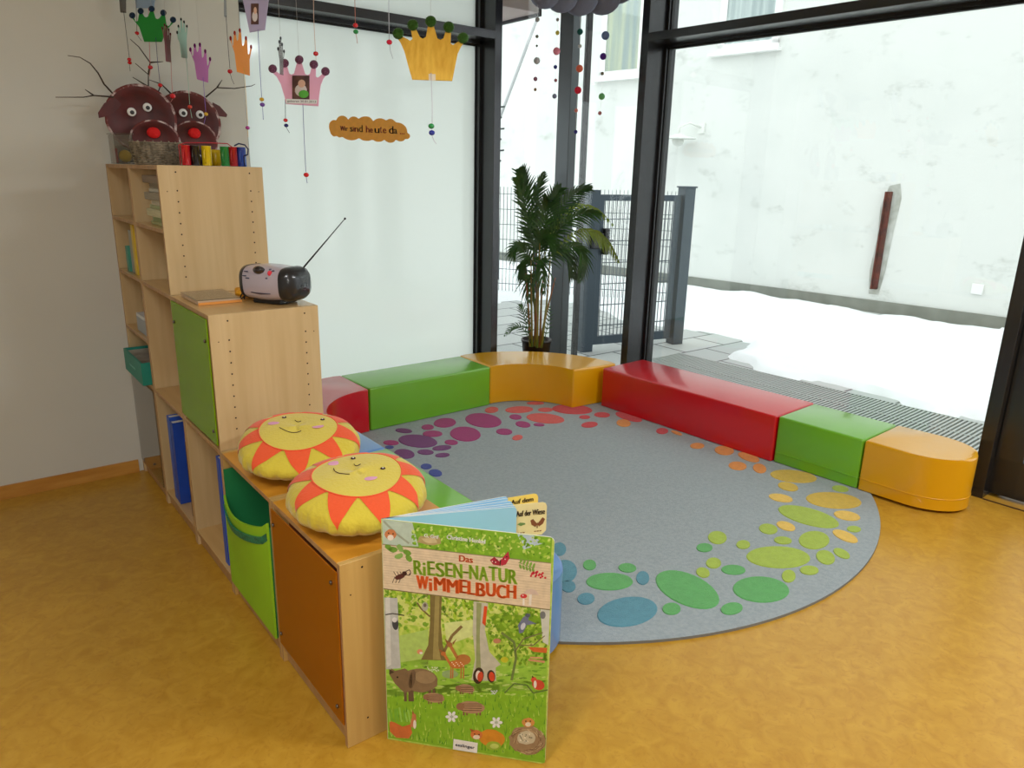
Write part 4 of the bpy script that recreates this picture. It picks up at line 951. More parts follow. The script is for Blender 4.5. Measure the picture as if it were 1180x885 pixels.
t, P = crown('large gold crown with green glitter tips hanging before the dark transom', [(458.8, 41), (475.6, 31), (496.3, 27), (517, 33.5), (533.5, 46)], (475, 91.5), (521, 93), (236, 190, 70), (64, 110, 40), T1, 6.6, 0, ([(496.7, 84), (498, 120), (498, 143)], [(497, 145.4, GRN, 3.7), (497.6, 153, BLU, 3.7)], [(497.8, 156), (500, 162), (503, 166)], T1-.004, (214, 206, 216)), pmat=GOLDP, prong=4.0, val=[(472.5, 47), (487.3, 44.5), (507.5, 46), (522, 52)], sides=([(471.7, 80.6), (465.8, 59), (461.5, 49)], [(531.5, 53), (527.4, 61.4), (524, 78)]))
bm = BM(); prism(bm, [P(494, 85, -.002), P(502, 85.5, -.002), P(502, 93, -.002), P(494, 92.5, -.002)], _f*.001); obj('tape', bm, mat('tape_pale', (236, 222, 196), .4), t)
T2 = 2.9
t, P = crown('pink crown with a small child photo hanging before the frosted window', [(314.2, 81), (328.0, 74.5), (344.8, 70.5), (361.6, 76), (375, 84)], (329.5, 119.5), (366.8, 122), (240, 178, 208), (150, 96, 130), T2, 5.0, 0, ([(349, 120), (350.5, 160), (352.5, 198)], [(352.9, 201.5, RED, 3.2)], [(353, 204), (354, 211)], T2-.004, (106, 96, 160)), photo=(336.7, 87, 356.6, 114.4, 0), prong=3.2, val=[(324.6, 86.5), (336, 86), (354.3, 86.5), (366, 89.5)], sides=([(328, 112), (323.5, 97), (318.5, 88)], [(372.5, 90), (369.3, 98), (367.3, 112)]))
bm = BM(); prism(bm, [P(329.8, 113.8, -.0022), P(365.5, 115, -.0022), P(365, 119.6, -.0022), P(329.8, 119, -.0022)], _f*.001); lbx = obj('name_strip', bm, WHITE, t)
A0, A1 = P(331, 118.3, -.003), P(364, 119.2, -.003); xx = (A1-A0).normalized(); yy = xx.cross(_f).normalized(); yy = -yy if yy.z < 0 else yy
MX = Matrix(((xx.x, yy.x, -_f.x, A0.x), (xx.y, yy.y, -_f.y, A0.y), (xx.z, yy.z, -_f.z, A0.z), (0, 0, 0, 1)))
bm = BM(); put_text(bm, 'geboren 30.01.2013', MX, width=(A1-A0).length, height=.011); obj('date_print', bm, mat('print_grey', (120, 116, 120), .5), lbx)
T3 = 3.0
crown('lavender crown with a small photo, cut by the top edge of the picture', [(270, -28), (282, -38), (295, -42), (307, -36), (316, -24)], (287.6, 37), (305.2, 34), (182, 172, 206), (120, 96, 150), T3, 4.5, 0, ([(297.2, 34), (299.5, 78), (301.5, 112)], [(301.6, 114.6, YEL, 2.7), (302.4, 120.6, PUR, 2.9)], [(302.6, 123), (303.4, 138)], T3-.003, (98, 88, 168)), photo=(289.2, 4, 298, 28, 1), vd=.2)
crown('orange crown with red tips, seen turned, at the edge of the frosted window', [(265.7, 45), (270.4, 39), (276.4, 36), (283.4, 45), (289.3, 55)], (272.9, 82.5), (287.6, 87), (238, 140, 20), (206, 60, 50), 3.25, 2.6, .0095, ([(281, 78), (283.5, 112), (285.5, 144)], [(285.4, 147.3, (184, 60, 150), 2.6)], [(285.5, 150), (286, 158)], 3.24, (232, 190, 96)), prong=1.4)
crown('magenta-tipped purple crown, seen turned, above the right reindeer', [(219.4, 58), (224.4, 53.5), (230.3, 52.5), (236.5, 60), (242, 69)], (226.8, 91), (239.5, 95), (190, 96, 170), (150, 30, 130), 3.4, 2.6, .0095, ([(234, 89), (235.5, 110), (237.2, 129)], [(237.4, 131.5, YEL, 2.5)], [(237, 134), (235, 143)], 3.39, (150, 110, 200)), prong=1.4)
crown('green crown with blue glitter tips hanging above the left reindeer', [(152.4, 19), (162, 14), (174.7, 11.5), (188.2, 16), (199.4, 24)], (166, 47.8), (186, 48), (28, 146, 54), (50, 76, 110), 3.38, 3.6, 0, ([(179.5, 43), (181.5, 70), (184.3, 95)], [(184.6, 98.2, RED, 2.6)], [(184.6, 101), (183, 106)], 3.37, (54, 44, 110)), prong=2.0)
crown('dark maroon narrow crown, nearly edge-on, right of the green crown', [(187, 33), (189.6, 29.5), (192, 31), (194.4, 35), (196.4, 40)], (191, 70.5), (197, 71.5), (132, 42, 58), (110, 30, 46), 3.3, 1.8, .03, ([(197, 71), (197.6, 90), (198.6, 107)], [(199, 110.7, RED, 3.4)], [(199, 114), (196.5, 118)], 3.3, (206, 130, 120)), prong=.8)
crown('pale mint narrow crown with black tips between the maroon and purple crowns', [(204.2, 38), (205.6, 31), (208.6, 23), (212, 26), (215.3, 31)], (209, 66), (215.5, 67), (150, 190, 170), (20, 30, 28), 3.35, 1.9, .022, ([(214.5, 66), (217, 95), (218.6, 120)], [(218.8, 123.2, (214, 60, 40), 2.7)], [(219.4, 126), (221.2, 136)], 3.35, (170, 214, 190)), prong=.8)
crown('silver glitter narrow crown, edge-on, just left of the pink crown', [(320.5, 57), (322, 49), (323.3, 45), (325, 52), (327.2, 60)], (322.5, 85.5), (326.3, 86.5), (126, 122, 126), (80, 84, 96), 2.75, 2.2, .04, ([(326, 86), (328.6, 110), (329, 136)], [(329.1, 138.6, RED, 2.6), (329.8, 144.6, NAV, 2.6)], [(330, 147), (333.6, 153)], 2.93, (60, 60, 66)), pmat=glitter('silver', (130, 126, 128)), prong=.7)
crown('pale blue crown cut by the top edge behind the green crown', [(148, -32), (157, -38), (168, -40), (178, -36), (186, -28)], (157, 9), (177, 9), (150, 172, 196), (90, 110, 140), 3.46, 3.2, 0, ([(171, 9), (171.8, 40), (173, 74)], [(173.3, 77.5, RED, 2.8)], [(173.3, 80), (172.5, 88)], 3.42, (214, 120, 120)), vd=.2)
crown('dark taupe crown cut by the top edge at far left', [(131, -30), (134, -36), (139, -38), (144, -34), (148, -28)], (138.5, 14), (145, 14.5), (96, 88, 78), (60, 56, 50), 3.36, 2.0, .006, ([(142.5, 13), (146, 42), (149, 66)], [(149, 68.5, RED, 2.4), (149.4, 72.3, RED, 2.4)], [(149.4, 75), (150, 82)], 3.36, (52, 66, 60)), vd=.2)
crown('grey narrow crown cut by the top edge left of the orange crown', [(254, -25), (256, -30), (258.5, -32), (261, -30), (263, -25)], (258, 19), (261, 19.5), (136, 134, 130), (90, 88, 84), 3.3, 1.6, .03, ([(260.4, 18), (262.6, 50), (264.9, 79)], [(265, 82.3, RED, 2.9)], [(265.4, 85), (267, 91), (269.8, 97)], 3.3, (44, 46, 58)), vd=.2)
for lab, path, beads, tail, T, c in [
    ('beaded cord with red and green beads near the top centre', [(407.8, -30), (409, 5), (409.5, 27)], [(409.6, 29.2, RED, 3.1), (410, 36.6, GRN, 3.1)], [(410.4, 39), (411.8, 50)], 2.9, (196, 120, 96)),
    ('beaded cord with one pink-red bead left of the gold crown', [(447.6, -30), (448, 10), (448.5, 46)], [(448.7, 48.6, (220, 24, 70), 3.5)], [(449, 51), (450, 59), (452.8, 67.5)], 2.6, (196, 196, 206)),
    ('beaded pale cord with one red bead hanging onto the pink crown', [(360.8, -30), (361.5, 20), (363.5, 60)], [(363.9, 61.9, RED, 3.1)], [(364, 64), (364.2, 70)], 3.0, (226, 190, 170)),
    ('short cord with a red bead left of the green crown', [(156.5, -30), (157, 10), (157.8, 36)], [(157.9, 38.2, RED, 2.4)], [(158.2, 40.5), (163, 47)], 3.43, (80, 70, 66))]:
    p = atT(*path[0], T); t = thing('beaded_cord', lab, 'beaded cord', p); string_and_beads(t, path, beads, tail, T, c); hangline(t, p, c)
# ------------------------------------------------------------------ sign on the frosted window
YS = YG-.0065
t = thing('cloud_sign', 'orange cloud-shaped lettered sign stuck on the frosted window', 'sign', atY(425, 150, YS))
import functools
ol = [(388, 156.5), (385, 157.6), (381.6, 155), (380.2, 151), (379.2, 147), (379.3, 143), (381, 139.8), (384.5, 138), (387.6, 139), (389, 135.4), (392.5, 133.2), (396.5, 133.3), (400, 135.6), (401.3, 138.3), (403.5, 135.3), (407, 134), (411, 134.8), (413.2, 137.2), (416, 135), (420, 134), (425, 134.3), (428.5, 137), (430, 140), (433, 137.2), (438, 136), (442.5, 137.2), (445, 139), (448, 137), (452, 137), (455, 139.6), (456.5, 141), (462, 141.6), (467, 145), (469.2, 149.5), (469.3, 153), (472.4, 155), (472.6, 158.5), (469.5, 160.5), (467, 160), (464.6, 162.8), (459.6, 163), (456, 160.6), (454, 164), (449, 164.8), (444.4, 162.6), (443, 160.8), (439.5, 163.4), (433.5, 163.4), (429.4, 160.8), (425, 162.6), (418, 162), (413.8, 158.8), (410, 161.3), (404, 162), (398, 160), (394.6, 157.6), (391, 158.8)]
def smooth_poly(P_, n=3):
    for _ in range(n-1):
        Q = []
        for i in range(len(P_)):
            a, b_ = P_[i], P_[(i+1) % len(P_)]; Q += [(a[0]*.75+b_[0]*.25, a[1]*.75+b_[1]*.25), (a[0]*.25+b_[0]*.75, a[1]*.25+b_[1]*.75)]
        P_ = Q
    return P_
bm = BM(); prism(bm, [atY(x, y, YS) for x, y in smooth_poly(ol)], (0, .002, 0)); obj('sign_board', bm, mat('sign_orange', (222, 150, 30), .5, var=.05, scale=(30, 30, 30)), t)
words = [('W', 392.2, 397, 150.6, 145), ('ir', 397.4, 400.8, 150.6, 145.6), ('s', 403.6, 406.3, 151.6, 146.5), ('i', 406.9, 408, 151.6, 145.5), ('n', 408.8, 413, 151.8, 147), ('d', 413.8, 418, 152, 144), ('h', 422, 425.6, 152.6, 144.8), ('e', 426.4, 429.6, 152.8, 148), ('u', 431.8, 437.2, 153.2, 147.8), ('t', 438, 440.4, 153.2, 146), ('e', 441.4, 445.2, 153.4, 148.2), ('d', 448.4, 453.4, 153.8, 145.2), ('a', 454, 457.8, 153.9, 148.6), ('...', 461, 466, 154.6, 153.2)]
wc = [(130, 24, 40), (120, 60, 40), (30, 60, 40), (190, 100, 60), (150, 30, 40), (130, 110, 40), (200, 70, 60), (190, 60, 50), (30, 40, 30), (190, 110, 80), (180, 30, 30), (24, 24, 24), (120, 110, 60), (180, 30, 30)]
sb = t
for (s_, xa, xb, yb_, yt_), c in zip(words, wc):
    p0_, p1_ = atY(xa, yb_, YS-.0008), atY(xb, yb_, YS-.0008); hh = atY(xa, yt_, YS).z-p0_.z
    MX = Matrix(((1, 0, 0, p0_.x), (0, 0, -1, p0_.y), (0, 1, 0, p0_.z), (0, 0, 0, 1)))
    bm = BM(); put_text(bm, s_, MX, width=p1_.x-p0_.x, height=hh, bold=.0012); obj('letter', bm, mat('ink_%d_%d_%d' % c, c, .6), t)
# ------------------------------------------------------------------ cloud mobile with felt balls
YM = 4.02
q = atY(662, 0, YM); t = thing('cloud_mobile', 'grey fabric cloud mobile with strings of felt balls before the corner column', 'mobile', q)
CG = mat('cloud_felt', (112, 116, 136), .85, bump=.2, bscale=60)
bm = BM()
for (x, y, r_) in ((628, -8, 18), (647, -5, 19.5), (668, -4, 22), (694, -5, 22), (712, -18, 22), (650, -28, 24), (680, -30, 30), (635, -28, 20)):
    p = atY(x, y, YM); ball(bm, p, r_*p.y/ray(x, y).y/FPX*1.0 if False else r_*(p-CAM).dot(_f)/FPX, 20, 0, (1, 1, .6), Mf)
obj('cloud', bm, CG, t)
bm = BM(); p = atY(665, -40, YM); tube(bm, [p, Vector((p.x, p.y, 3.0995))], .0012, 6); obj('hanging_thread', bm, WHITE, t)
LG, BRN = (168, 166, 170), (150, 120, 96)
FB = [[(619.2, 22.6, 2.6, (150, 150, 152)), (618.8, 42, 1.9, (120, 122, 112)), (618.6, 52.8, 1.3, (90, 92, 84)), (618.6, 70, 3.8, (184, 184, 188)), (617, 91, 2.4, (150, 100, 124)), (616.8, 103.2, 1.8, BRN)],
      [(642.6, 22.6, 1.9, LG), (642.4, 37.8, 2.4, (206, 190, 90)), (641.4, 59, 4.2, (230, 140, 160)), (640, 77.2, 2.2, (52, 54, 130)), (640.4, 92.6, 1.9, (176, 110, 120)), (639, 110.8, 2.7, (128, 132, 160))],
      [(668.4, 36.6, 3.4, (14, 84, 76)), (668.2, 53.2, 2.2, (206, 206, 206)), (667.8, 79, 4.1, (226, 110, 84)), (666, 104, 4.1, (214, 30, 60)), (664, 127.3, 2.2, (220, 130, 120)), (663.4, 152, 2.2, (50, 44, 120))],
      [(697.6, 41, 4.7, (110, 128, 172)), (695, 65, 3.8, (86, 40, 140)), (694, 84.8, 1.9, (130, 122, 100)), (693.4, 111.2, 3.7, (112, 190, 120)), (691.2, 130.4, 2.2, (190, 120, 120))]]
for st in FB:
    top = st[0]; P_ = [atY(top[0]+.6, -6, YM)] + [atY(x, y, YM) for x, y, r_, c in st]
    bm = BM(); tube(bm, P_, .0007, 5); so = obj('ball_string', bm, WHITE, t)
    for x, y, r_, c in st:
        p = atY(x, y, YM); bm = BM(); ball(bm, p, r_*(p-CAM).dot(_f)/FPX, 14); obj('felt_ball', bm, mat('felt_%d_%d_%d' % c, c, .9, bump=.3, bscale=200), so)
# ------------------------------------------------------------------ potted palm
PX_, PY_ = 3.735, 4.435
t = thing('potted_palm', 'tall green areca palm in a dark pot behind the yellow corner seat', 'palm', (PX_, PY_, 0))
bm = BM(); lathe(bm, [(0, .001), (.085, .001), (.09, .01), (.118, .30), (.124, .30), (.124, .318), (.112, .318), (.108, .28), (0, .28)], (PX_, PY_, 0), 36); obj('pot', bm, mat('pot_brown', (44, 30, 28), .45), t)
bm = BM(); lathe(bm, [(0, .300), (.05, .302), (.1075, .296), (.1075, .281), (0, .281)], (PX_, PY_, 0), 24); obj('soil', bm, mat('soil', (52, 38, 28), .95, bump=.6, bscale=50), t)
TP = (Vector((PX_, PY_, 1))-CAM).dot(_f)
CANE = mat('palm_cane', (150, 110, 44), .5, col2=(86, 116, 36), scale=(3, 3, 3.2), ramp=(.35, .6)); CANE2 = mat('palm_cane_red', (140, 70, 34), .55, col2=(120, 120, 40), scale=(3, 3, 3), ramp=(.4, .6))
LEAF = mat('palm_leaf', (50, 92, 24), .42, col2=(26, 60, 18), scale=(5, 5, 5), spec=.5); LEAF2 = mat('palm_leaf_young', (128, 150, 52), .45, var=.1)
for k, (bx_, tx, ty, m) in enumerate(((613, 612, 300, CANE), (616, 618, 285, CANE2), (619, 622, 280, CANE), (622, 628, 290, CANE2), (611, 606, 315, CANE2), (624, 634, 300, CANE), (618, 614, 270, CANE), (621, 640, 320, CANE2))):
    dt = .03*math.sin(2.3*k); a = atT(bx_, 397, TP+dt); a.z = .295; b_ = atT(tx, ty, TP+dt*1.5)
    mid = a.lerp(b_, .5)+_r*(.008*math.sin(k*1.7)); bm = BM(); tube(bm, [a, a.lerp(mid, .5), mid, mid.lerp(b_, .5), b_], [.0095, .0085, .0075, .006, .004], 8); obj('cane', bm, m, t)
def frond(base, mid, tip, m, n=17, L0=.22, droop=.35, dz=0, seed=0, dep=0, wid=.010):
    n = int(n*1.35); L0 *= 1.12
    rnd = random.Random(seed)
    a, c_, b_ = atT(*base, TP), atT(*mid, TP+dep*.5), atT(*tip, TP+dep)
    b_.y = min(b_.y, 4.57); c_.y = min(c_.y, 4.57)
    bm = BM(); P_ = []
    for k in range(n+1):
        s_ = k/n; P_.append(a*(1-s_)**2+(c_*2-(a+b_)*.5)*(2*s_*(1-s_))+b_*s_*s_)
    tube(bm, P_, [.0035-.0028*k/n for k in range(n+1)], 5)
    for k in range(2, n+1):
        s_ = k/n; d = (P_[min(k+1, n)]-P_[k-1]).normalized(); side = d.cross(_f).normalized()
        L_ = L0*(math.sin(PI*min(1, .12+s_*.86))**.6)*(.8+.3*rnd.random())
        for sg in (-1, 1):
            dirv = (d*(.75+.5*s_)+side*sg*(1.0-.55*s_)+_f*rnd.uniform(-.35, .25)+Vector((0, 0, rnd.uniform(-.05, .15)))).normalized()
            wv = dirv.cross(_f+_u*.3*sg).normalized(); p = P_[k]; prev = None
            for j in range(6):
                u = j/5; q = p+dirv*L_*u+Vector((0, 0, -droop*L_*u*u)); q.y = min(q.y, 4.58); w_ = wid*math.sin(PI*min(1, .12+.88*u)**.75)*.5+.0004
                cur = (bm.verts.new(q-wv*w_), bm.verts.new(q+Vector((0, 0, -w_*.35))), bm.verts.new(q+wv*w_))
                if prev: bm.faces.new((prev[0], prev[1], cur[1], cur[0])); bm.faces.new((prev[1], prev[2], cur[2], cur[1]))
                prev = cur
    me_ = obj('frond', bm, m, t)
    return me_
F_ = [((616, 300), (604, 232), (580, 196), LEAF, 19, .20, .25, .02), ((616, 300), (606, 240), (592, 206), LEAF, 16, .16, .3, -.1), ((618, 290), (615, 240), (619, 200), LEAF, 16, .15, .2, .08),
      ((620, 285), (634, 240), (645, 218), LEAF, 17, .17, .25, -.05), ((622, 290), (650, 236), (680, 216), LEAF, 17, .15, .3, -.1), ((622, 295), (655, 255), (690, 246), LEAF, 17, .15, .4, -.18),
      ((622, 300), (665, 285), (668, 322), LEAF, 17, .13, .6, -.12), ((616, 305), (600, 285), (592, 292), LEAF, 14, .13, .5, -.1), ((616, 310), (606, 300), (603, 318), LEAF, 14, .13, .6, .1),
      ((624, 310), (648, 290), (662, 318), LEAF, 14, .14, .6, .05), ((622, 300), (636, 262), (652, 262), LEAF, 14, .17, .4, .12), ((618, 300), (612, 262), (604, 250), LEAF, 14, .17, .4, .1),
      ((620, 320), (622, 300), (626, 335), LEAF, 10, .14, .8, -.1), ((624, 300), (645, 250), (664, 236), LEAF, 15, .16, .3, .05), ((620, 300), (628, 250), (632, 232), LEAF, 15, .18, .3, -.12),
      ((630, 300), (676, 266), (712, 300), LEAF2, 18, .09, .7, -.1), ((626, 300), (660, 240), (705, 258), LEAF2, 14, .08, .5, .05), ((616, 330), (612, 318), (610, 345), LEAF, 10, .12, .8, 0),
      ((613, 395), (604, 366), (600, 352), LEAF, 9, .075, .2, 0), ((612, 396), (598, 376), (582, 386), LEAF, 9, .06, .3, -.05), ((613, 396), (609, 370), (608, 356), LEAF, 8, .06, .2, .05), ((626, 396), (632, 370), (633, 352), LEAF, 8, .06, .3, .03), ((618, 300), (625, 275), (640, 285), LEAF, 14, .17, .5, -.15)]
for k, (a, m_, b_, mm, n, L0, dr, dep) in enumerate(F_): frond(a, m_, b_, mm, n, L0, dr, 0, k, dep, .0155 if n > 9 else .008)
# ------------------------------------------------------------------ big picture book
BLc = Vector((.831, 1.603, .0008)); BRc = Vector((1.139, 1.256, .0008)); BW = (BRc-BLc).length; BH = .708
bu = (BRc-BLc).normalized(); bn = Vector((bu.y, -bu.x, 0)); bn = bn if bn.dot(-BLc) > 0 else -bn
book = thing('picture_book', 'huge picture book of forest animals standing open on the floor', 'book', BLc)
def rrect(w_, h_, r_, n=6, left=False):
    P = []
    for cx_, cy_, a0 in ((w_-r_, h_-r_, 0), (r_, h_-r_, 90), (r_, r_, 180), (w_-r_, r_, 270)):
        if cx_ == r_ and left: P.append((0, h_ if a0 == 90 else 0)); continue
        for k in range(n+1): a = R(a0+90*k/n); P.append((cx_+r_*math.cos(a), cy_+r_*math.sin(a)))
    return P
def leaf(name, ang, w_, m, th=.0025, par=book, off=0, edge=None, h_=BH, r_=.012, shape=None):
    d = Vector((math.cos(R(ang)), math.sin(R(ang)), 0)); nrm = Vector((-d.y, d.x, 0))
    bm = BM(); o_ = BLc+nrm*off
    prism(bm, [o_+d*x+Vector((0, 0, y)) for x, y in (shape or rrect(w_, h_, r_, left=True))], nrm*th, 0, None if edge is None else 1); return obj(name, bm, [m] if edge is None else [m, edge], par)
def BP(x, y): # crop coordinates of the cover print -> (u, v) on the cover
    px, py = 420+x/2.725, 560+y/2.725; d = ray(px, py); t_ = (BLc-CAM).dot(bn)/d.dot(bn); p = CAM+d*t_; return (p-BLc).dot(bu), p.z-BLc.z
BASEG = mat('print_green', (150, 196, 60), .35, col2=(206, 224, 110), scale=(26, 26, 26), detail=7, dist=1.2, ramp=(.35, .62), coat=.15)
PAPER = mat('board_edge', (228, 224, 212), .6)
bm = BM(); fp = BLc + bn*.0
prism(bm, [BLc+bu*x+Vector((0, 0, y))-bn*.003 for x, y in rrect(BW, BH, .014, left=True)], bn*.003, 0, 1); cover = obj('front_cover', bm, [BASEG, PAPER], book)
amats = []; aidx = {}
def AM(c):
    if c not in aidx: aidx[c] = len(amats); amats.append(mat('print_%d_%d_%d' % c, c, .4, var=.07, scale=(60, 60, 60), detail=5, coat=.1))
    return aidx[c]
abm = BM(); lay = [0]
def inside(u, v): return max(.001, min(BW-.001, u)), max(.001, min(BH-.001, v))
def dpoly(pts, c, l, uv=False):
    P = [inside(*(p if uv else BP(*p))) for p in pts]
    vs = [abm.verts.new(BLc+bu*u+Vector((0, 0, v))+bn*(.00012+.00005*l)) for u, v in P]
    try: f = abm.faces.new(vs); f.material_index = AM(c)
    except ValueError: pass
def dell(x, y, rx, ry, c, l, rot=0, n=14, rag=0, seed=0):
    rnd = random.Random(int(x*7+y*13+seed)); P = []
    for k in range(n):
        a = 2*PI*k/n; q = 1+rag*rnd.uniform(-1, 1); u, v = rx*q*math.cos(a), ry*q*math.sin(a); P.append((x+u*math.cos(R(rot))-v*math.sin(R(rot)), y+u*math.sin(R(rot))+v*math.cos(R(rot))))
    dpoly(P, c, l)
def dline(pts, w_, c, l):
    for a, b_ in zip(pts, pts[1:]):
        dx, dy = b_[0]-a[0], b_[1]-a[1]; L_ = math.hypot(dx, dy) or 1; nx, ny = -dy/L_*w_/2, dx/L_*w_/2
        dpoly([(a[0]+nx, a[1]+ny), (b_[0]+nx, b_[1]+ny), (b_[0]-nx, b_[1]-ny), (a[0]-nx, a[1]-ny)], c, l)
rnd = random.Random(11)
GR = [(118, 170, 40), (150, 196, 60), (96, 150, 36), (176, 208, 84), (132, 186, 50), (200, 222, 120)]
# upper foliage band
dpoly([(55, 100), (590, 155), (585, 245), (58, 185)], (126, 178, 50), 1)
dpoly([(55, 100), (150, 110), (170, 190), (58, 185)], (188, 206, 190), 2); dpoly([(480, 150), (530, 150), (560, 180), (500, 200)], (186, 206, 220), 2)
for k in range(330):
    x = rnd.uniform(150, 580); y = 106+(x-55)*.10+rnd.uniform(6, 74); dell(x, y, rnd.uniform(3, 8), rnd.uniform(2, 5), rnd.choice(GR), 3+k % 3, rnd.uniform(0, 180), 7)
dell(205, 172, 38, 16, (178, 160, 110), 6, 4, 16, .18); dell(205, 172, 26, 9, (206, 190, 146), 7, 4, 12, .25)
dline([(60, 110), (100, 150), (140, 180)], 6, (160, 170, 150), 6)
# lower scene
dpoly([(58, 320), (583, 385), (575, 470), (60, 430)], (206, 220, 120), 1)
for k in range(560):
    x = rnd.uniform(62, 575); y = 322+(x-58)*.12+abs(rnd.gauss(0, 1))*62
    if y < 560: dell(x, y, rnd.uniform(4, 12), rnd.uniform(3, 7), rnd.choice([(168, 204, 60), (196, 220, 96), (140, 188, 50), (214, 226, 130), (120, 170, 50)]), 2+k % 3, rnd.uniform(0, 180), 7, .2)
dpoly([(60, 560), (200, 540), (340, 560), (575, 520), (572, 640), (66, 660)], (150, 200, 70), 5)
dpoly([(66, 640), (300, 620), (572, 610), (568, 870), (75, 790)], (132, 186, 44), 5)
dpoly([(390, 400), (570, 410), (570, 470), (430, 480)], (120, 164, 40), 5); dpoly([(110, 470), (200, 450), (200, 560), (110, 560)], (176, 208, 110), 5)
dpoly([(250, 430), (340, 420), (340, 470), (260, 500)], (214, 226, 150), 5)
for k in range(260):
    x = rnd.uniform(390, 570); y = rnd.uniform(400, 560); dell(x, y, rnd.uniform(4, 11), rnd.uniform(3, 6), rnd.choice([(120, 168, 44), (146, 190, 60), (176, 206, 80), (104, 150, 40)]), 6+k % 2, rnd.uniform(0, 180), 7, .2)
for k in range(420):
    x = rnd.uniform(70, 570); y = 655+rnd.uniform(0, 200); y = min(y, 785+(x-75)*.15); h_ = rnd.uniform(10, 28); s_ = rnd.uniform(-7, 7)
    dpoly([(x-1.6, y), (x+1.6, y), (x+s_, y-h_)], rnd.choice([(96, 160, 40), (160, 206, 70), (190, 220, 100), (74, 140, 40), (140, 190, 60)]), 7+k % 3)
for k in range(200):
    x = rnd.uniform(70, 570); y = rnd.uniform(560, 660); dell(x, y, rnd.uniform(5, 14), rnd.uniform(2, 4), rnd.choice([(130, 184, 60), (170, 210, 90), (110, 166, 50), (186, 216, 120)]), 7+k % 2, rnd.uniform(-12, 12), 7)
# tree trunks
dpoly([(62, 350), (104, 352), (108, 470), (114, 572), (66, 575)], (190, 194, 192), 10); dpoly([(66, 350), (80, 350), (84, 560), (70, 570)], (214, 216, 212), 11); dline([(66, 404), (88, 400), (125, 406)], 3.5, (60, 56, 50), 12)
dell(97, 432, 10, 20, (60, 66, 76), 12, -5); dell(95, 420, 8, 8, (220, 220, 220), 13)
dpoly([(206, 340), (243, 345), (240, 440), (246, 500), (262, 548), (178, 545), (200, 500), (206, 430)], (124, 110, 66), 10); dpoly([(222, 345), (236, 345), (232, 500), (240, 545), (215, 545)], (160, 146, 90), 11)
dline([(245, 530), (275, 470), (306, 440)], 9, (134, 112, 72), 10); dline([(206, 410), (178, 385), (165, 366)], 5, (124, 110, 66), 10)
dpoly([(343, 362), (388, 368), (378, 450), (392, 520), (428, 560), (412, 570), (414, 612), (336, 610), (348, 540), (340, 460)], (196, 194, 176), 10); dpoly([(352, 366), (368, 368), (362, 470), (366, 590), (350, 590)], (150, 160, 110), 11); dpoly([(376, 376), (386, 378), (380, 440), (370, 430)], (222, 80, 40), 12)
dline([(462, 610), (476, 540), (470, 490), (430, 460)], 8, (110, 130, 70), 10); dline([(472, 520), (500, 480), (560, 460)], 4, (120, 120, 80), 10); dline([(490, 500), (530, 500), (566, 470)], 3, (120, 110, 80), 10)
dline([(440, 650), (470, 620), (510, 625), (530, 650), (575, 640)], 4, (90, 120, 60), 10)
dpoly([(552, 385), (582, 388), (578, 500), (560, 490)], (206, 210, 200), 9); dell(560, 405, 9, 12, (120, 126, 130), 11)
# animals
def animal(x, y, w_, h_, c, l=14, head=1, leg=True, lc=None):
    lc = lc or c; dell(x, y, w_, h_, c, l, 0, 18, .04); dell(x-head*w_*.95, y-h_*.75, w_*.30, h_*.5, c, l+1, 0, 12)
    dpoly([(x-head*w_*1.0, y-h_*1.0), (x-head*w_*.85, y-h_*1.7), (x-head*w_*.72, y-h_*1.0)], lc, l+1)
    if leg:
        for q in (-.7, -.5, .5, .75): dline([(x+q*w_, y+h_*.5), (x+q*w_, y+h_*1.7)], w_*.14, lc, l)
# boar
dell(175, 610, 56, 37, (136, 112, 84), 14, 6, 24, .03); dpoly([(78, 590), (84, 572), (96, 580), (128, 572), (150, 590), (150, 640), (128, 650), (112, 636), (96, 620)], (128, 104, 78), 15); dpoly([(78, 592), (78, 574), (94, 584)], (70, 56, 46), 16)
dell(150, 606, 10, 30, (112, 90, 70), 15, 10); dell(190, 600, 34, 20, (156, 132, 100), 15, 6); dell(104, 600, 3, 3, (20, 16, 14), 17)
for x_ in (128, 142, 150, 205, 218): dline([(x_, 636), (x_+1, 676)], 9, (104, 84, 66), 13)
for x_, y_, s_ in ((220, 664, 1), (318, 636, .9), (335, 694, 1.3)):
    dell(x_, y_, 32*s_, 15*s_, (176, 140, 110), 15, 5, 16, .06)
    for k in range(4): dline([(x_-24*s_, y_-8*s_+k*5*s_), (x_+26*s_, y_-8*s_+k*5.5*s_)], 1.8, (84, 52, 42), 16)
    dell(x_-26*s_, y_-2, 10*s_, 9*s_, (150, 110, 84), 17)
    for q in (-18, -10, 14, 22): dline([(x_+q*s_, y_+8*s_), (x_+q*s_, y_+20*s_)], 4*s_, (130, 92, 70), 14)
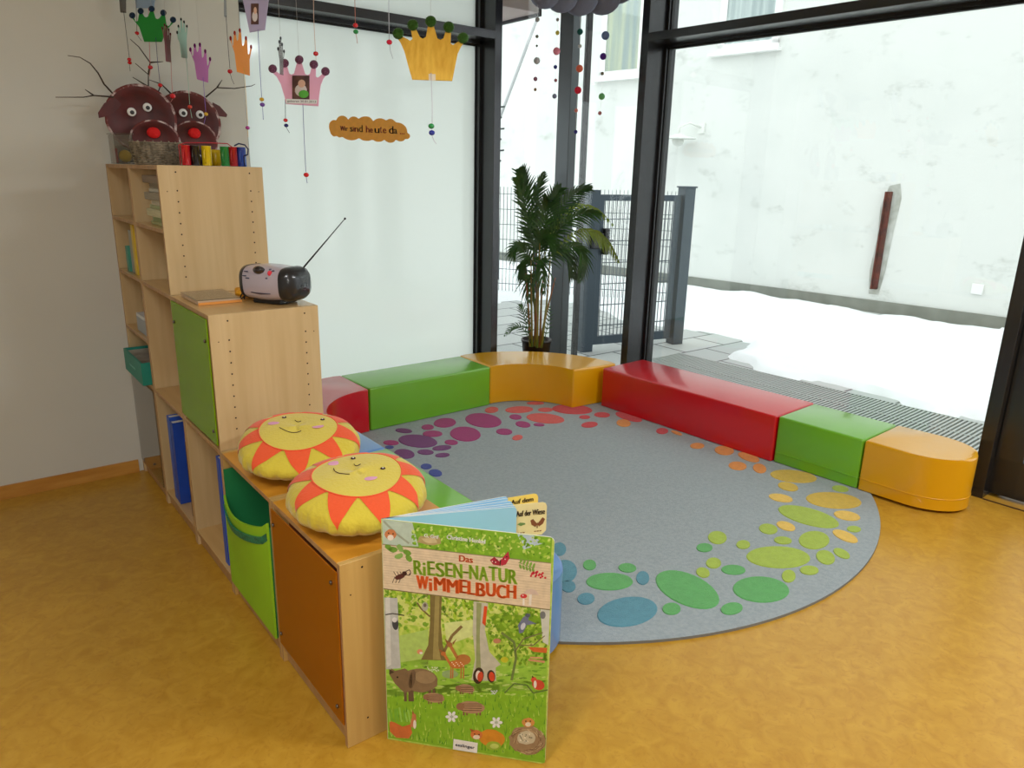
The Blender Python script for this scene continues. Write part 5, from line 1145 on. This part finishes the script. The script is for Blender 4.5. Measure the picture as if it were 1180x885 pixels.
# deer and fawn
dell(310, 545, 24, 17, (186, 122, 66), 13, 0); dline([(292, 540), (272, 505)], 10, (186, 122, 66), 13); dell(268, 498, 9, 8, (170, 110, 66), 14); dpoly([(258, 494), (252, 478), (266, 490)], (150, 100, 60), 14); dpoly([(276, 492), (290, 478), (280, 498)], (150, 100, 60), 14)
dell(290, 560, 25, 13, (200, 120, 60), 15, 5); dline([(268, 556), (252, 530)], 8, (200, 120, 60), 15); dell(248, 526, 8, 7, (190, 110, 60), 16); dpoly([(240, 522), (232, 510), (246, 518)], (160, 96, 56), 16)
for k in range(9): dell(275+4.5*k, 554+5*((k*7) % 3), 1.8, 1.8, (246, 236, 220), 17, 0, 6)
for q in (272, 278, 304, 312): dline([(q, 566), (q-1, 604)], 4, (190, 116, 64), 15)
dell(270, 590, 26, 13, (146, 176, 120), 14, 0, 12, .1)
# foxes
dell(358, 595, 17, 26, (56, 40, 36), 15, 8); dell(398, 597, 13, 20, (56, 40, 36), 15, -5); dell(358, 594, 9, 15, (226, 214, 206), 16); dell(364, 598, 9, 16, (206, 70, 48), 17, 10); dell(400, 598, 9, 15, (216, 70, 46), 16, -8)
dell(546, 624, 20, 16, (210, 74, 54), 15, 20); dell(532, 608, 9, 9, (216, 80, 60), 16); dell(536, 622, 5, 12, (236, 228, 216), 17); dpoly([(526, 602), (526, 594), (533, 600)], (90, 40, 30), 17)
dell(174, 520, 9, 8, (222, 150, 110), 13); dell(178, 524, 5, 4, (240, 230, 220), 14)
dpoly([(512, 505), (574, 508), (572, 524), (530, 520)], (214, 106, 52), 13); dline([(515, 545), (566, 552)], 7, (206, 150, 110), 13); dline([(520, 538), (560, 540)], 5, (216, 160, 120), 13); dell(440, 545, 12, 9, (196, 196, 50), 12); dell(416, 486, 12, 8, (190, 130, 100), 12)
# bottom fox, nest, hamster, mouse
dell(400, 792, 42, 28, (214, 142, 44), 16, 12, 18, .04); dell(352, 780, 19, 15, (210, 120, 66), 17, 8, 14, .05); dell(352, 788, 11, 7, (236, 220, 200), 18); dell(346, 778, 2.5, 2.5, (30, 20, 20), 19, 0, 6); dell(360, 780, 2.5, 2.5, (30, 20, 20), 19, 0, 6); dpoly([(336, 772), (330, 760), (348, 768)], (170, 90, 50), 18)
dell(405, 815, 24, 14, (156, 186, 60), 18, 0, 14, .05); dell(408, 816, 14, 8, (196, 214, 110), 19)
dell(512, 798, 58, 46, (160, 132, 100), 16, 10, 26, .07)
for k in range(70):
    a = rnd.uniform(0, 2*PI); q = rnd.uniform(.62, 1.04); x_, y_ = 512+55*q*math.cos(a), 798+43*q*math.sin(a)
    dline([(x_, y_), (x_+15*math.sin(a)+rnd.uniform(-4, 4), y_-12*math.cos(a)+rnd.uniform(-4, 4))], 1.8, rnd.choice([(196, 172, 136), (120, 92, 66), (212, 192, 156), (140, 108, 84)]), 17)
dell(508, 790, 30, 22, (206, 196, 170), 18, 0, 16, .08)
for k in range(22): dell(508+rnd.uniform(-20, 20), 790+rnd.uniform(-14, 14), 3, 2, rnd.choice([(150, 146, 120), (236, 230, 214), (120, 120, 100)]), 19, rnd.uniform(0, 90), 6)
dell(514, 742, 20, 15, (214, 150, 80), 18, 0, 14, .06); dell(514, 748, 9, 7, (240, 226, 200), 19); dell(507, 738, 2.5, 2.5, (20, 16, 14), 20, 0, 6); dell(521, 738, 2.5, 2.5, (20, 16, 14), 20, 0, 6)
# squirrel lower left and upper left
dpoly([(78, 735), (95, 742), (120, 755), (145, 748), (150, 775), (140, 792), (100, 790), (80, 770)], (210, 112, 60), 16); dell(154, 740, 9, 18, (206, 130, 90), 17, 10); dell(156, 722, 7, 8, (200, 124, 84), 18); dell(158, 748, 5, 14, (240, 230, 220), 18); dpoly([(150, 716), (151, 702), (156, 714)], (170, 90, 60), 18)
for k in range(9): dline([(72+9*k, 740), (66+9*k+rnd.uniform(-6, 6), 700+rnd.uniform(-8, 8))], 5, rnd.choice([(120, 184, 60), (150, 206, 90)]), 18)
dell(82, 152, 18, 17, (206, 130, 84), 8, 0, 14, .08); dell(82, 162, 10, 9, (240, 228, 214), 9); dell(76, 148, 2.5, 2.5, (30, 20, 16), 10, 0, 6); dell(90, 150, 2.5, 2.5, (30, 20, 16), 10, 0, 6)
# flowers
for fx, fy in ((274, 724), (414, 742)):
    for k in range(6): dell(fx+12*math.cos(k*PI/3), fy+11*math.sin(k*PI/3), 8, 5, (240, 242, 246), 18, k*60, 8)
    dell(fx, fy, 4, 4, (190, 200, 190), 19, 0, 8)
for k in range(14): dell(405+rnd.uniform(-14, 14), 648+rnd.uniform(-6, 6), 2.5, 2, (226, 232, 236), 15, 0, 6)
for k in range(20): dell(215+rnd.uniform(-22, 22), 575+rnd.uniform(-7, 7), 2, 2, (224, 230, 206), 13, 0, 6)
# bird
dpoly([(486, 462), (482, 436), (500, 410), (520, 400), (514, 420), (540, 432), (510, 436), (498, 460)], (110, 120, 150), 14); dell(498, 440, 7, 12, (200, 206, 220), 15, 20); dell(513, 406, 8, 6, (80, 90, 110), 15)
dell(190, 378, 10, 14, (176, 176, 160), 13, 0); dell(190, 374, 5, 6, (110, 100, 100), 14)
# plank banner
dpoly([(56, 182), (586, 242), (583, 388), (60, 322)], (226, 206, 176), 21)
for k in range(16):
    y0 = 192+8*k; dline([(60, y0), (200+20*math.sin(k), y0+(140)*.113+2*math.sin(k)), (400, y0+340*.113-2*math.cos(k)), (583, y0+525*.113+1)], 1.2, rnd.choice([(206, 184, 152), (214, 192, 160), (198, 174, 140)]), 22)
dline([(56, 182), (586, 242)], 2.5, (150, 130, 100), 23); dline([(60, 322), (583, 388)], 3, (130, 120, 80), 23)
# ivy, beetle, butterfly, sprig, berries, mushrooms
for x_, y_, r_ in ((90, 200, 0), (112, 194, 60), (134, 208, 20), (108, 220, -20), (140, 226, 50), (76, 192, 30)): dell(x_, y_, 14, 9, rnd.choice([(112, 158, 60), (136, 176, 90)]), 24, r_, 8, .15)
dell(112, 284, 17, 8, (86, 40, 44), 25, -20); dell(126, 274, 8, 7, (60, 30, 34), 26); dline([(130, 268), (142, 262), (146, 272), (140, 278)], 2.6, (70, 36, 36), 26); dline([(128, 276), (140, 280), (146, 276)], 2.4, (70, 36, 36), 26)
for dx in (-12, -2, 8): dline([(108+dx, 284), (100+dx, 304)], 2, (60, 34, 34), 24); dline([(112+dx, 282), (104+dx, 268)], 2, (60, 34, 34), 24)
dpoly([(394, 232), (408, 222), (426, 238), (428, 250), (404, 246)], (170, 40, 64), 25); dpoly([(424, 236), (452, 204), (456, 226), (444, 246), (430, 250)], (186, 46, 70), 25)
for k in range(10): dell(402+5*k, 236-1.6*k+3*(k % 3), 2.2, 2.2, (40, 20, 30) if k % 2 else (240, 200, 200), 27, 0, 6)
dline([(426, 250), (428, 232)], 3, (50, 30, 30), 28)
dline([(484, 240), (534, 258)], 2, (110, 140, 70), 24)
for k in range(5):
    dell(492+10*k, 234+4*k, 4, 9, (130, 170, 70), 25, 20, 8); dell(490+10*k, 252+3*k, 4, 8, (120, 160, 66), 25, -20, 8)
for k in range(20): dell(520+rnd.uniform(0, 48), 268+rnd.uniform(0, 20), 3.6, 3.6, (206, 36, 62), 25+k % 2, 0, 8)
dpoly([(500, 336), (508, 326), (524, 322), (540, 328), (548, 342), (526, 340)], (214, 190, 176), 25); dline([(522, 340), (520, 374)], 8, (236, 228, 216), 24); dell(500, 345, 11, 7, (214, 60, 66), 26); dline([(500, 350), (500, 374)], 6, (240, 232, 222), 25); dell(498, 343, 2, 2, (250, 240, 240), 27, 0, 6)
# publisher box
dpoly([(280, 793), (356, 806), (354, 838), (278, 826)], (240, 240, 240), 24)
obj('cover_print', abm, amats, cover)
def ctext(name, s, a, b_, hpx, c, l, par=cover, bold=.0, jit=0):
    ua, va = BP(*a); ub, vb = BP(*b_); hh = BP(a[0], a[1]-hpx)[1]-va
    p = BLc+bu*ua+Vector((0, 0, va))+bn*(.0003+.00005*l); q = BLc+bu*ub+Vector((0, 0, vb))+bn*(.0003+.00005*l)
    xx = (q-p).normalized(); yy = bn.cross(xx); yy = yy if yy.z > 0 else -yy
    MX = Matrix(((xx.x, yy.x, bn.x, p.x), (xx.y, yy.y, bn.y, p.y), (xx.z, yy.z, bn.z, p.z), (0, 0, 0, 1)))
    bm = BM(); put_text(bm, s, MX, width=(q-p).length, height=hh, bold=bold); return obj(name, bm, mat('ink_'+name+'%d' % c[0], c, .4), par)
ctext('title_print', 'Das', (298, 236), (340, 241), 20, (206, 92, 52), 26, bold=.0011)
def word(s, x0, x1, y0, y1, h0, c, nm, bold):
    # hand-lettered look: one glyph at a time with a small bounce
    wd = {'i': .42, '-': .62, 'M': 1.25, 'W': 1.3, 'E': .82, 'L': .8}; tot = sum(wd.get(ch, 1) for ch in s); x = x0; st = (x1-x0)/tot; bmA = BM()
    for k, ch in enumerate(s):
        w_ = st*wd.get(ch, 1); y = y0+(y1-y0)*(x-x0)/(x1-x0)+[0, 2, -1, 1, -2][k % 5]; hh = h0*(1 if ch != 'i' else .92)
        if ch == '-': dh = (y-h0*.45, h0*.12)
        else: dh = (y, hh)
        ua, va = BP(x+w_*.08, dh[0]); ub, vb = BP(x+w_*.90, dh[0]+(y1-y0)*(w_*.82)/(x1-x0)); hv = BP(x, dh[0]-dh[1])[1]-BP(x, dh[0])[1]
        p = BLc+bu*ua+Vector((0, 0, va))+bn*.0016; q = BLc+bu*ub+Vector((0, 0, vb))+bn*.0016; xx = (q-p).normalized(); yy = bn.cross(xx); yy = yy if yy.z > 0 else -yy
        MX = Matrix(((xx.x, yy.x, bn.x, p.x), (xx.y, yy.y, bn.y, p.y), (xx.z, yy.z, bn.z, p.z), (0, 0, 0, 1)))
        put_text(bmA, ch, MX, width=(q-p).length*(.5 if ch == 'i' else 1), height=hv, bold=bold); x += w_
    return obj(nm, bmA, mat('ink_'+nm+'%d' % c[0], c, .4), cover)
word('RiESEN-NATUR', 155, 482, 276, 306, 44, (140, 178, 50), 'title_print', .0022)
word('WiMMELBUCH', 163, 478, 322, 356, 42, (222, 92, 40), 'title_print', .0026)
ctext('author_print', 'Christine Henkel', (259, 166), (379, 181), 13, (250, 250, 244), 10, bold=.0006)
ctext('author_print', 'G. Grif', (188, 160), (233, 166), 11, (250, 250, 244), 10, bold=.0005)
ctext('publisher_print', 'esslinger', (286, 818), (346, 828), 12, (40, 40, 60), 26, bold=.0003)
PBLUE = mat('page_blue', (160, 208, 236), .4, var=.03, scale=(6, 6, 6)); PBEI = mat('tab_beige', (232, 214, 160), .4, var=.04, scale=(20, 20, 20)); PYEL = mat('tab_yellow', (244, 212, 104), .4)
A1 = math.degrees(math.atan2(1.427-1.603, 1.262-.831)); A2 = math.degrees(math.atan2(1.488-1.603, 1.278-.831))
for k, (a, w_) in enumerate(((A1-1.6, .372), (A1, .372), (A1+2.0, .372), (A2-3, .372), (A2, .372), (A2+2, .372))): leaf('page', a, w_, PBLUE, edge=PAPER)
def tabsh(x0, x1, h0, r_=.012): return [(x0, BH-h0), (x1-r_, BH-h0), (x1, BH-h0+r_), (x1, BH-r_), (x1-r_*.3, BH-r_*.3), (x1-r_, BH), (x0, BH)]
t1 = leaf('index_tab', A1+.05, 0, PBEI, shape=tabsh(.366, .464, .10), th=.0027, off=-.0003); t2 = leaf('index_tab', A2, 0, PYEL, shape=tabsh(.366, .462, .10), th=.0027, off=-.0003)
leaf('back_cover', A2+3.4, .45, BASEG, th=.003, edge=PAPER, h_=BH-.018)
def ttext(s, ang, x0, z0, w_, h_, c, par, bold=0):
    d = Vector((math.cos(R(ang)), math.sin(R(ang)), 0)); nrm = Vector((d.y, -d.x, 0)); p = BLc+d*x0+Vector((0, 0, z0))+nrm*.0009
    MX = Matrix(((d.x, 0, nrm.x, p.x), (d.y, 0, nrm.y, p.y), (0, 1, 0, p.z), (0, 0, 0, 1))); bm = BM(); put_text(bm, s, MX, width=w_, height=h_, bold=bold); return obj('tab_lettering', bm, mat('ink_dark', (60, 44, 36), .5), par)
ttext('Auf der Wiese', A1+.05, .374, BH-.036, .084, .017, 0, t1, .0007)
ttext('Auf dem', A2, .376, BH-.022, .07, .014, 0, t2, .0006)
d = Vector((math.cos(R(A1+.05)), math.sin(R(A1+.05)), 0)); nrm = Vector((d.y, -d.x, 0)); bm = BM()
def tp(x, z, l=0): return BLc+d*x+Vector((0, 0, BH-z))+nrm*(.0007+.0002*l)
MB_, MG_ = mat('ink_brown', (128, 74, 50), .5), mat('ink_green', (110, 140, 80), .5)
for P_, mi in (([(.437, .065), (.424, .048), (.416, .052), (.420, .066), (.432, .074)], 0), ([(.437, .065), (.452, .046), (.460, .052), (.454, .066), (.442, .074)], 0), ([(.436, .060), (.438, .060), (.439, .078), (.435, .078)], 0), ([(.378, .06), (.386, .055), (.400, .058), (.402, .062), (.388, .066)], 1)):
    f = bm.faces.new([bm.verts.new(tp(x, z)) for x, z in P_]); f.material_index = mi
for x in (.378, .386, .394, .428, .436, .444): f = bm.faces.new([bm.verts.new(tp(x+dx, z)) for dx, z in ((0, .086), (.006, .086), (.006, .089), (0, .089))]); f.material_index = 0
obj('tab_picture', bm, [MB_, MG_], t1)
